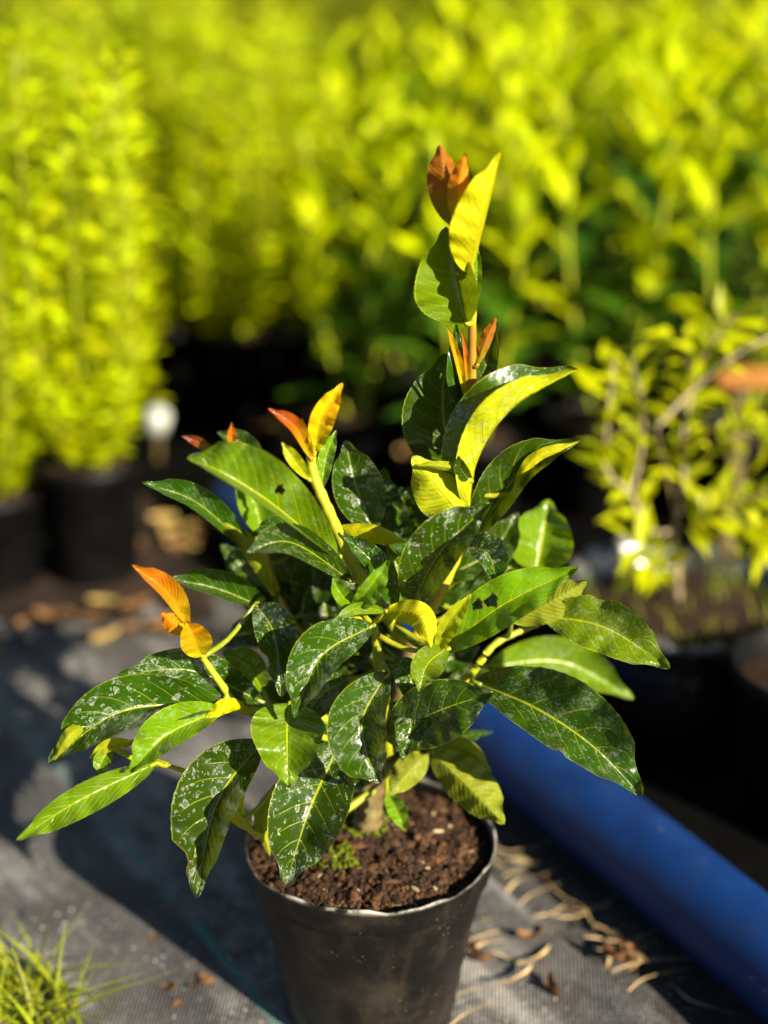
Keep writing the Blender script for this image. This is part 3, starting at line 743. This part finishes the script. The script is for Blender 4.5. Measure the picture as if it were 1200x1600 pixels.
# ------------------------------------------------------------------ blue pipe
PIPE = [(0.46, 0.36), (0.35, 0.56), (0.239, 0.762), (0.171, 0.888), (0.085, 1.04), (-0.035, 1.275), (-0.112, 1.42), (-0.175, 1.565)]
PR = 0.0315
pz = PR + 0.003
pp = catmull([Vector((x, y, pz)) for x, y in PIPE], 90)
o0 = pp[20]
Vt, Ft = tube([p - o0 for p in pp], [PR] * len(pp), 40, cap=False)
nseg = 40; nb = len(Vt)
Vi, Fi = tube([p - o0 for p in pp], [PR - 0.004] * len(pp), 40, cap=False)
Ft = Ft + [tuple(nb + q for q in f)[::-1] for f in Fi]
last = (len(pp) - 1) * nseg
for k in range(nseg):
    k2 = (k + 1) % nseg
    Ft.append((k2, k, nb + k, nb + k2))
    Ft.append((last + k, last + k2, nb + last + k2, nb + last + k))
pipe = link('water_pipe', make_mesh('water_pipe', Vt + Vi, Ft, M['pipe']), None, o0)
tag(pipe, 'thick blue plastic water pipe lying behind the potted laurel', 'pipe')
def pipe_x(y):
    for (x0, y0), (x1, y1) in zip(PIPE, PIPE[1:]):
        if y0 <= y <= y1: return x0 + (x1 - x0) * (y - y0) / (y1 - y0)
    return PIPE[-1][0] - 0.40 * (y - PIPE[-1][1])
# white cap on a short cane at the edge of the left bed
cp = at_y(243, 650, 1.80)
cane = empty('garden_cane', (cp.x, cp.y, 0.01))
tag(cane, 'short cane with a white plastic cap beside the leafy columns', 'cane')
Vc, Fc = tube([Vector((0, 0, -0.01)), Vector((0.002, 0, cp.z * 0.5)), Vector((0, 0, cp.z - 0.01))], [0.004, 0.004, 0.004], 10)
link('stake', make_mesh('stake', Vc, Fc, M['bark']), cane)
Vc, Fc = lathe([(0.0, 0.022), (0.010, 0.021), (0.014, 0.017), (0.015, 0.010), (0.015, -0.012), (0.013, -0.012), (0.013, 0.010), (0.0, 0.016)], 32)
cap = link('cap', make_mesh('cap', Vc, Fc, M['white_plastic']), cane, (0, 0, cp.z - 0.02))
cap.rotation_euler = (math.radians(14), math.radians(18), 0)

# ------------------------------------------------------------------ background plants
def frame_of(d, nrm):
    d = d.normalized(); s = d.cross(nrm)
    if s.length < 1e-4: s = d.cross(Vector((0.3, 1, 0.2)))
    s.normalize(); n = s.cross(d)
    return d, s, n
def add_leaf(V, Fc, p, d, nrm, ln, wd, fold=0.25, bend=0.15):
    d, s, n = frame_of(d, nrm); b = len(V)
    m = p + d * ln * 0.5 - n * bend * ln * 0.3
    t = p + d * ln - n * bend * ln
    V += [p, m + s * wd + n * fold * wd, m, m - s * wd + n * fold * wd, t]
    Fc += [(b, b + 1, b + 2), (b, b + 2, b + 3), (b + 1, b + 4, b + 2), (b + 2, b + 4, b + 3)]
def big_leaf_mesh(name, mat, ln, wd, fold, bend):
    V, Fc = [], []
    nv, nu = 10, 4
    for i in range(nv + 1):
        v = i / nv
        w = wd * (leaf_profile(v, 0.88) + 0.02)
        for j in range(nu + 1):
            u = -1 + 2 * j / nu
            V.append(Vector((u * w, v * ln * (1 - 0.1 * bend * v), -bend * ln * v * v * 0.6 + fold * abs(u) * w + 0.05 * wd * math.sin(v * 14 + u))))
    for i in range(nv):
        for j in range(nu):
            q = i * (nu + 1) + j
            Fc.append((q, q + 1, q + nu + 2, q + nu + 1))
    return make_mesh(name, V, Fc, mat)
def pot_mesh(name, r, h, mat, seg=28):
    V, Fc = lathe([(0, 0), (r * 0.74, 0), (r * 0.78, 0.004), (r * 0.95, h * 0.9), (r, h * 0.91), (r * 1.02, h), (r * 0.97, h), (r * 0.93, h * 0.88), (r * 0.92, h * 0.86), (0, h * 0.87)], seg)
    return make_mesh(name, V, Fc, mat)
def soil_mesh(name, r, z):
    V, Fc = [Vector((0, 0, z + 0.008))], []
    for i in (1, 2, 3):
        for k in range(20):
            th = 2 * math.pi * k / 20
            V.append(Vector((r * i / 3 * math.cos(th), r * i / 3 * math.sin(th), z + 0.008 * (1 - i / 3) + 0.004 * random.random())))
    for k in range(20): Fc.append((0, 1 + k, 1 + (k + 1) % 20))
    for i in range(2):
        for k in range(20):
            a, b = 1 + i * 20 + k, 1 + i * 20 + (k + 1) % 20
            Fc.append((a, a + 20, b + 20, b))
    return make_mesh(name, V, Fc, M['soil'])

POTM = pot_mesh('nursery_pot', 0.055, 0.125, M['black_plastic']); POTS = soil_mesh('nursery_soil', 0.050, 0.111)
def column_plant(seed, h=0.46, rad=0.070, mat='small_leaf', leaf_len=0.025, shoots=14, dens=0.85):
    rs = random.Random(seed)
    root = empty('upright_shrub')
    link('pot', POTM, root); link('soil', POTS, root)
    V, Fc, SV, SF = [], [], [], []
    for s in range(shoots):
        th = s * 2.4 + rs.random(); r = rad * math.sqrt((s + 0.5) / shoots)
        top = h * rs.uniform(0.72, 1.0) * (1 - 0.15 * r / rad)
        base = Vector((r * 0.25 * math.cos(th), r * 0.25 * math.sin(th), 0.108))
        tip = Vector((r * math.cos(th), r * math.sin(th), 0.10 + top))
        mid = base.lerp(tip, 0.35) + Vector((r * 0.45 * math.cos(th), r * 0.45 * math.sin(th), 0))
        path = catmull([base, mid, tip], 14)
        tube(path, [0.0022 - 0.0015 * i / 14 for i in range(15)], 5, SV, SF)
        n = int(95 * dens)
        for q in range(n):
            f = 0.04 + 0.96 * (q + rs.random()) / n
            k = min(int(f * 14), 13); p = path[k].lerp(path[k + 1], f * 14 - k)
            a = q * 2.399 + rs.random() * 0.6
            d = Vector((math.cos(a), math.sin(a), rs.uniform(0.2, 1.2)))
            out = p + d.normalized() * rs.uniform(0.0, 0.020)
            add_leaf(V, Fc, out, d, Vector((rs.uniform(-.5, .5), rs.uniform(-.5, .5), 1)), leaf_len * rs.uniform(0.7, 1.3), leaf_len * rs.uniform(0.24, 0.36))
    link('stem', make_mesh('shrub_stems', SV, SF, M['stem_green']), root)
    link('crown', make_mesh('shrub_crown', V, Fc, M[mat], smooth=False), root)
    return root
YOUNG = [big_leaf_mesh('lime_leaf', M['bg_young'], 0.095, 0.017, 0.45, 0.25), big_leaf_mesh('lime_leaf', M['bg_young'], 0.085, 0.019, 0.6, 0.45), big_leaf_mesh('lime_leaf', M['bg_young'], 0.070, 0.014, 0.5, 0.1)]
OLD = [big_leaf_mesh('dark_leaf', M['bg_mature'], 0.115, 0.022, 0.3, 0.55), big_leaf_mesh('dark_leaf', M['bg_mature'], 0.100, 0.021, 0.4, 0.35)]
POTL = pot_mesh('laurel_pot', 0.070, 0.12, M['black_plastic']); POTLS = soil_mesh('laurel_soil', 0.064, 0.106)
def laurel_plant(seed, h=0.40, nst=3, nleaf=15):
    rs = random.Random(seed)
    root = empty('laurel_bush')
    link('pot', POTL, root); link('soil', POTLS, root)
    for s in range(nst):
        th = s * 6.28 / nst + rs.random(); r = 0.05
        hh = h * rs.uniform(0.75, 1.0)
        path = catmull([Vector((0.01 * math.cos(th), 0.01 * math.sin(th), 0.10)), Vector((r * 0.9 * math.cos(th), r * 0.9 * math.sin(th), 0.10 + hh * 0.4)), Vector((r * 1.3 * math.cos(th), r * 1.3 * math.sin(th), 0.10 + hh))], 16)
        SV, SF = tube(path, [0.0035 - 0.002 * i / 16 for i in range(17)], 6)
        link('stem', make_mesh('laurel_stem', SV, SF, M['stem_green']), root)
        for q in range(nleaf):
            f = 0.12 + 0.88 * (q + 0.3 * rs.random()) / (nleaf - 1 + 0.3)
            k = min(int(f * 16), 15); p = path[k].lerp(path[k + 1], min(1, f * 16 - k))
            a = q * 2.4 + th + rs.uniform(-.4, .4)
            up = 0.25 + 1.5 * f + rs.uniform(-.2, .3)
            d, sd, n = frame_of(Vector((math.cos(a), math.sin(a), up)), Vector((-math.cos(a) * up, -math.sin(a) * up, 1)))
            me = rs.choice(YOUNG) if f + rs.uniform(-.25, .25) > 0.45 else rs.choice(OLD)
            o = link('leaf', me, root)
            sc = rs.uniform(0.8, 1.15) * (1 if f < 0.9 else 0.75)
            m = Matrix((( sd.x, d.x, n.x), (sd.y, d.y, n.y), (sd.z, d.z, n.z))).to_4x4()
            o.matrix_local = Matrix.Translation(p) @ m @ Matrix.Scale(sc, 4)
    return root

protos = [column_plant(100 + i, 0.44 + 0.02 * (i % 3)) for i in range(4)] + [column_plant(150 + i, 0.46, mat='far_leaf') for i in range(2)]
usedp = [False] * 6
LBL_COL = 'slender lime green small leaved shrub behind the front row left of the pipe'
LBL_MID = 'slender lime green small leaved shrub in the plot between laurels and far rows'
LBL_FAR = 'slender olive green small leaved shrub behind the lime green plot'
def place_column(x, y, label, group):
    i = random.randrange(4) if label is not LBL_FAR else random.randrange(4, 6)
    if usedp[i]: o = copy_tree(protos[i])
    else: o = protos[i]; usedp[i] = True
    o.location = (x, y, 0.014); o.rotation_euler = (0, 0, random.random() * 6.28)
    s = random.uniform(0.92, 1.1); o.scale = (s, s, s * random.uniform(0.84, 1.12))
    tag(o, label, 'shrub', group)
for row in range(9):
    y = 1.39 + 0.14 * row
    edge = -0.285 - 0.042 * row if row < 5 else -0.46 - 0.02 * (row - 5)
    half = 0.262 * (y * 0.934 + 0.15) + 0.12
    x = edge
    while x > -half:
        place_column(x + random.uniform(-.012, .012), y + random.uniform(-.02, .02), 'slender lime green small leaved shrub in the front row left of the pipe' if row == 0 else LBL_COL, 'front row of small leaved shrubs' if row == 0 else 'small leaved shrubs left of the pipe')
        x -= random.uniform(0.105, 0.125)
for (x, y) in ((-0.30, 2.02), (-0.205, 1.98), (-0.12, 2.04), (-0.355, 2.14), (-0.255, 2.12), (-0.165, 2.16), (-0.31, 2.26), (-0.21, 2.26), (-0.12, 2.28), (-0.38, 2.30)):
    place_column(x, y, LBL_MID, 'small leaved shrubs behind the laurels')
y = 2.42; row = 0
while y < 3.9:
    half = 0.262 * (y * 0.934 + 0.15) + 0.12
    x = -half + (0.065 if row % 2 else 0.0)
    while x < half:
        left_bed = y < 2.70 and x < (-0.42 if y < 2.3 else -0.50)
        if not left_bed and (x < -0.12 or y > 2.75) :
            place_column(x + random.uniform(-.02, .02), y + random.uniform(-.02, .02), LBL_FAR if y > 2.72 else LBL_MID, 'olive shrubs behind the lime plot' if y > 2.72 else 'small leaved shrubs behind the laurels')
        x += random.uniform(0.125, 0.20)
    y += 0.16 if y < 3.0 else 0.24; row += 1

# laurels on the right
lp = [laurel_plant(200 + i, 0.40 + 0.03 * i) for i in range(3)]
usedl = [False] * 3
for (x, y, s) in ((-0.035, 1.70, .85), (0.10, 1.60, .88), (0.255, 1.63, 1.0), (0.40, 1.58, 1.0), (0.54, 1.62, 1.05), (0.02, 1.88, .92), (0.18, 1.85, 1.0), (0.34, 1.87, 1.02), (0.49, 1.83, 1.1), (0.64, 1.88, 1.1), (-0.04, 2.14, 1.0), (0.12, 2.10, 1.0), (0.28, 2.14, 1.05), (0.45, 2.10, 1.05), (0.61, 2.14, 1.1), (0.04, 2.40, 1.05), (0.22, 2.38, 1.0), (0.40, 2.41, 1.05), (0.57, 2.38, 1.1), (0.74, 2.42, 1.1), (0.12, 2.66, 1.05), (0.32, 2.64, 1.05), (0.52, 2.67, 1.05), (0.72, 2.64, 1.1)):
    i = random.randrange(3)
    if usedl[i]: o = copy_tree(lp[i])
    else: o = lp[i]; usedl[i] = True
    o.location = (x, y, 0.0); o.rotation_euler = (0, 0, random.random() * 6.28); o.scale = (s, s, s)
    rowname = ('front', 'second', 'third', 'fourth', 'last')[0 if y < 1.75 else 1 if y < 2.0 else 2 if y < 2.25 else 3 if y < 2.5 else 4]
    tag(o, 'broad leaved lime green laurel in the %s row of the block beyond the pipe' % rowname, 'laurel', '%s row of laurels' % rowname)

# far, taller and darker shrubs closing the view
fp = [column_plant(300 + i, 0.62, 0.15, 'far_leaf', 0.034, 16, 1.0) for i in range(2)]
usedf = [False] * 2
y = 3.95
while y < 6.2:
    half = 0.262 * (y * 0.934 + 0.15) + 0.2
    x = -half + random.uniform(0, 0.15)
    while x < half:
        i = random.randrange(2)
        if usedf[i]: o = copy_tree(fp[i])
        else: o = fp[i]; usedf[i] = True
        o.name = 'hedge_shrub'
        s = random.uniform(0.75, 1.25)
        o.location = (x, y + random.uniform(-.08, .08), -0.03 if y > 4.2 else -0.03); o.rotation_euler = (0, 0, random.random() * 6.28); o.scale = (s, s, s)
        tag(o, 'bushy olive green shrub in the farthest rows', 'shrub', 'shrubs in the farthest rows')
        x += random.uniform(0.30, 0.52)
    y += 0.55

# ------------------------------------------------------------------ potted shrub and pots at the right
def crumpled_bag(r, h, seg=72):
    V, Fc = lathe([(0, 0), (r * 0.80, 0), (r * 0.88, 0.008), (r * 0.96, h * 0.35), (r * 0.99, h * 0.7), (r * 0.98, h * 0.86), (r * 1.03, h * 0.92), (r * 1.05, h * 0.97), (r * 1.02, h), (r * 0.97, h * 0.99), (r * 0.94, h * 0.93), (r * 0.92, h * 0.80), (0, h * 0.79)], seg)
    for v in V:
        k = max(0, (v.z / h - 0.2)); th = math.atan2(v.y, v.x)
        n = mn.noise(Vector((3.4 * math.cos(th), 3.4 * math.sin(th), v.z * 30)))
        n2 = mn.noise(Vector((11 * math.cos(th), 11 * math.sin(th), v.z * 80 + 4)))
        rr = math.hypot(v.x, v.y)
        if rr > r * 0.5:
            s = 1 + k * (0.06 * n + 0.075 * n2); v.x *= s; v.y *= s
            v.z += k * h * (0.10 * n + 0.16 * n2)
    return make_mesh('poly_bag', V, Fc, M['poly_bag'])
bx, by, bh = 0.252, 1.137, 0.118
sh = empty('potted_shrub', (bx, by, 0.0))
tag(sh, 'sparse yellow leaved shrub with bare twigs growing in a crumpled black bag', 'potted shrub')
link('bag', crumpled_bag(0.10, bh), sh)
link('soil', soil_mesh('shrub_soil', 0.094, 0.094), sh)
S0 = Vector((bx, by, 0.0))
def shrub_path(pts): return catmull([at_y(x, y, by + d) - S0 for (x, y, d) in pts], 16)
twigs = [([(1060, 935, 0), (1058, 880, 0), (1052, 830, 0)], .0045, .0035, 'twig'),
         ([(1052, 832, 0), (1068, 760, .01), (1066, 690, .02), (1080, 600, .03), (1065, 520, .04)], .0032, .0012, 'twig'),
         ([(1052, 832, 0), (1010, 825, -.01), (985, 770, -.01), (950, 740, -.01), (948, 680, 0), (960, 560, .01)], .0028, .0010, 'twig'),
         ([(1052, 832, 0), (1085, 820, -.02), (1130, 790, -.03), (1200, 770, -.03)], .0026, .0010, 'bark'),
         ([(1025, 668, -.02), (1080, 612, -.015), (1150, 555, -.01), (1230, 515, 0)], .0030, .0014, 'twig'),
         ([(1054, 800, -.005), (1040, 735, -.015), (1025, 668, -.02)], .0018, .0014, 'bark'),
         ([(985, 770, -.01), (1000, 720, 0), (1005, 640, .02), (985, 560, .03)], .0020, .0009, 'twig'),
         ([(1068, 760, .01), (1120, 700, .0), (1180, 660, -.01), (1215, 690, -.02)], .0020, .0009, 'stem_green'),
         ([(1080, 600, .03), (1110, 540, .03), (1150, 490, .04)], .0016, .0008, 'twig'),
         ([(1130, 790, -.03), (1170, 830, -.04), (1215, 850, -.05)], .0018, .0008, 'stem_green'),
         ([(1060, 900, 0), (1025, 880, -.03), (1000, 850, -.05)], .0018, .0008, 'stem_green')]
SLM = [make_mesh('shrub_leaf', *(lambda V, Fc: (add_leaf(V, Fc, Vector((0, 0, 0)), Vector((0, 1, 0)), Vector((0, 0, 1)), ln, wd, 0.4, bd), (V, Fc))[1])([], []), M['shrub_leaf'], False) for ln, wd, bd in ((0.036, 0.0068, 0.2), (0.030, 0.0068, 0.45), (0.040, 0.0070, 0.1))]
for ti, (pts, r0, r1, mt) in enumerate(twigs):
    path = shrub_path(pts)
    SV, SF = tube(path, [0.68 * (r0 + (r1 - r0) * i / 16) for i in range(17)], 8)
    link('twig' if ti else 'stem', make_mesh('twig', SV, SF, M[mt]), sh)
    if ti in (0, 5): continue
    rs = random.Random(ti + 50)
    nl = {4: 10, 2: 22, 1: 28, 3: 24}.get(ti, 19)
    for q in range(nl):
        f = 0.25 + 0.75 * q / nl
        k = min(int(f * 16), 15); p = path[k].lerp(path[k + 1], f * 16 - k)
        a = q * 2.4 + rs.random()
        ax = (path[k + 1] - path[k]).normalized()
        o1 = ax.orthogonal().normalized(); o2 = ax.cross(o1)
        d, sd, n = frame_of(o1 * math.cos(a) + o2 * math.sin(a) + ax * 0.7, Vector((rs.uniform(-.4, .4), rs.uniform(-.6, 0), 1)))
        o = link('leaf', rs.choice(SLM), sh)
        o.matrix_local = Matrix.Translation(p) @ Matrix(((sd.x, d.x, n.x), (sd.y, d.y, n.y), (sd.z, d.z, n.z))).to_4x4() @ Matrix.Scale(rs.uniform(.7, 1.2), 4)
def blades(n, spread, h, wd, lean=0.6, seed=1, base=lambda x, y: 0.0):
    rs = random.Random(seed); V, Fc = [], []
    for _ in range(n):
        r = spread * math.sqrt(rs.random()); th = rs.random() * 6.28
        x, y = r * math.cos(th), r * math.sin(th)
        hh = h * rs.uniform(0.45, 1.1); a = rs.random() * 6.28; l = lean * rs.uniform(0.3, 1.3)
        d = Vector((math.cos(a), math.sin(a), 0)); s = Vector((-d.y, d.x, 0)) * wd * rs.uniform(.6, 1.2); b = len(V)
        p0 = Vector((x, y, base(x, y) - 0.002))
        for t in (0, .33, .66, 1):
            c = p0 + d * hh * l * t * t + Vector((0, 0, hh * (t - 0.25 * l * t * t)))
            w = s * (1 - t * 0.92)
            V += [c - w, c + w]
        Fc += [(b, b + 1, b + 3, b + 2), (b + 2, b + 3, b + 5, b + 4), (b + 4, b + 5, b + 7, b + 6)]
    return V, Fc
V, Fc = blades(90, 0.092, 0.045, 0.0011, 0.7, 3, lambda x, y: 0.094)
tag(link('weeds', make_mesh('weeds', V, Fc, M['grass']), sh), kind='stuff')
# round pot at the right edge of the picture, and its neighbours along the pipe
rp = empty('round_pot', (0.327, 0.962, 0.0)); tag(rp, 'black plastic pot of brown soil standing beside the crumpled bag', 'pot')
V, Fc = lathe([(0, 0), (0.052, 0), (0.055, 0.004), (0.067, 0.118), (0.0715, 0.120), (0.073, 0.134), (0.0715, 0.137), (0.069, 0.134), (0.066, 0.115), (0, 0.112)], 64)
link('shell', make_mesh('round_pot', V, Fc, M['black_plastic']), rp); link('soil', soil_mesh('round_pot_soil', 0.066, 0.116), rp)
# orange batten
p0, p1 = at_y(1122, 588, 1.47), at_y(1330, 584, 1.47)
rail = empty('low_rail', (p0.x, p0.y, 0.0))
tag(rail, 'low orange brown timber rail behind the yellow leaved shrub', 'rail')
def box(x0, x1, y0, y1, z0, z1):
    V = [Vector((x, y, z)) for x in (x0, x1) for y in (y0, y1) for z in (z0, z1)]
    return V, [(0, 1, 3, 2), (4, 6, 7, 5), (0, 4, 5, 1), (2, 3, 7, 6), (0, 2, 6, 4), (1, 5, 7, 3)]
ln, zt = (p1 - p0).length, p0.z
link('batten', make_mesh('batten', *box(0, ln, -0.009, 0.009, zt - 0.010, zt + 0.010), M['orange_wood'], False), rail)
for xx in (0.03, ln - 0.03):
    link('post', make_mesh('post', *box(xx - 0.007, xx + 0.007, 0.0095, 0.024, -0.01, zt + 0.008), M['bark'], False), rail)

# ------------------------------------------------------------------ litter on the fabric
def curled_leaf(name, mat, ln, wd, curl, twist, seed):
    rs = random.Random(seed); V, Fc = [], []
    side, wave = rs.choice((-1, 1)) * rs.uniform(.25, .7), rs.uniform(.1, .5)
    for i in range(9):
        v = i / 8; w = wd * (math.sin(math.pi * min(1, v ** 0.8 + 0.02)) ** 0.7 + 0.03)
        for j in range(5):
            u = -1 + 2 * j / 4
            z = curl * wd * u * u + 0.25 * ln * curl * (v - .5) ** 2 * 2 + twist * u * w * (v - .5) * 2 + 0.05 * wd * rs.random()
            V.append(Vector((u * w * (1 - 0.2 * curl) * rs.uniform(.75, 1.2) + side * ln * (v - .5) ** 2 + 0.05 * wave * ln * math.sin(v * 9), (v - .5) * ln, z + 0.002 + 0.06 * ln * wave * math.sin(v * 7 + seed))))
    for i in range(8):
        for j in range(4):
            q = i * 5 + j; Fc.append((q, q + 1, q + 6, q + 5))
    me = make_mesh(name, V, Fc, mat)
    zmin = min(v.z for v in V)
    for v in me.vertices: v.co.z -= zmin
    return me
DRY = [curled_leaf('dry_leaf', M['dry_leaf'], 0.045, 0.011, 0.5, 0.3, 1), curled_leaf('dry_leaf', M['dry_leaf'], 0.034, 0.012, 0.9, -0.4, 2), curled_leaf('dry_leaf', M['dry_gold'], 0.042, 0.013, 0.5, 0.2, 3), curled_leaf('dry_leaf', M['dry_leaf'], 0.028, 0.009, 0.3, 0.6, 4)]
STR = [curled_leaf('straw_piece', M['straw'], 0.050, 0.0012, 0.4, 0.9, 5), curled_leaf('straw_piece', M['straw'], 0.030, 0.0025, 0.5, -0.9, 6), curled_leaf('straw_piece', M['straw'], 0.066, 0.0008, 0.3, 0.4, 7), curled_leaf('straw_piece', M['straw'], 0.038, 0.0010, 0.5, 0.6, 8), curled_leaf('straw_piece', M['dry_leaf'], 0.020, 0.0040, 1.5, 0.8, 9)]
def drop(name, me, p, label, cat, group, rz=None, tilt=0.0, sc=1.0):
    o = link(name, me, None, p); o.rotation_euler = (tilt, random.uniform(-.15, .15), random.random() * 6.28 if rz is None else rz); o.scale = (sc, sc, sc)
    return tag(o, label, cat, group)
for (x, y, m, rz) in ((800, 1345, 1, 1.2), (815, 1378, 0, -.9), (770, 1425, 1, -.4), (790, 1455, 2, -1.3), (765, 1475, 0, -1.2), (905, 1432, 0, 1.9), (935, 1418, 2, 2.0), (965, 1480, 0, -.7), (985, 1510, 1, .3), (1030, 1500, 2, -1.4), (950, 1455, 1, .8), (900, 1410, 2, 1.0), (775, 1400, 1, .2), (800, 1330, 2, 1.5), (870, 1425, 0, 2.2), (975, 1495, 1, 1.2), (1000, 1470, 0, -.5), (830, 1400, 2, -.8), (1090, 1570, 0, .9), (1010, 1530, 2, -1.0), (780, 1350, 3, .6), (806, 1362, 3, 2.2), (790, 1440, 3, .1), (955, 1470, 3, 1.4), (975, 1500, 4, .4), (990, 1488, 4, 2.0), (960, 1500, 4, 1.0), (925, 1440, 3, .2), (745, 1500, 4, .7), (830, 1470, 4, 1.9), (860, 1550, 4, .3), (1000, 1500, 3, -.4), (800, 1500, 3, 1.1)):
    drop('straw_piece', STR[m], at_z(x, y, 0.006), 'dry curled straw scrap on the fabric between the pot and pipe', 'straw', 'straw scraps by the pot', rz, sc=random.uniform(.8, 1.15))
for (x, y, m) in ((730, 1585, 2), (705, 1560, 2), (840, 1500, 1), (812, 1530, 1)):
    drop('grass_blade', STR[m], at_z(x, y, 0.010), 'loose yellowed blade lying on the fabric by the pot foot', 'grass blade', 'loose blades by the pot foot', -.9)
for (x, y, m) in ((262, 1545, 1), (300, 1540, 3), (322, 1530, 3), (280, 1570, 3), (235, 1470, 3), (90, 1430, 3)):
    drop('fallen_leaf', DRY[m], at_z(x, y, 0.006), 'small crumpled rust brown leaf on the sunlit fabric', 'fallen leaf', 'leaves on the sunlit fabric', sc=random.uniform(.25, .5), tilt=random.uniform(-.3, .3)).scale.z = 0.15
for q in range(42):
    x, y = random.uniform(-40, 520), random.choice((random.uniform(780, 860), random.uniform(940, 1010)))
    p = at_z(x, y, 0.022)
    if p.x > pipe_x(p.y) - 0.06 and p.y < 1.9: p.x -= 0.12
    drop('fallen_leaf', random.choice(DRY), p, 'dry brown leaf in the litter before the leafy columns', 'fallen leaf', 'leaf litter before the shrubs', tilt=random.uniform(-.25, .25), sc=random.uniform(.5, 1.0)).scale.z *= 0.5
for q in range(60):
    x, y = random.uniform(400, 700), random.uniform(590, 720)
    p = at_z(x, y, 0.008)
    drop('fallen_leaf', random.choice(DRY), p, 'dry brown leaf scattered in the gap before the laurels', 'fallen leaf', 'leaf litter before the laurels', tilt=random.uniform(-.4, .4), sc=random.uniform(.6, 1.1))

# grass tuft in the near left corner
gp = at_z(10, 1600, 0.006)
V, Fc = blades(120, 0.046, 0.060, 0.0026, 1.2, 11)
gt = link('grass_tuft', make_mesh('grass_tuft', V, Fc, M['grass']), None, gp)
tag(gt, 'clump of bright yellow green grass on the sunlit fabric', 'grass', kind='stuff')
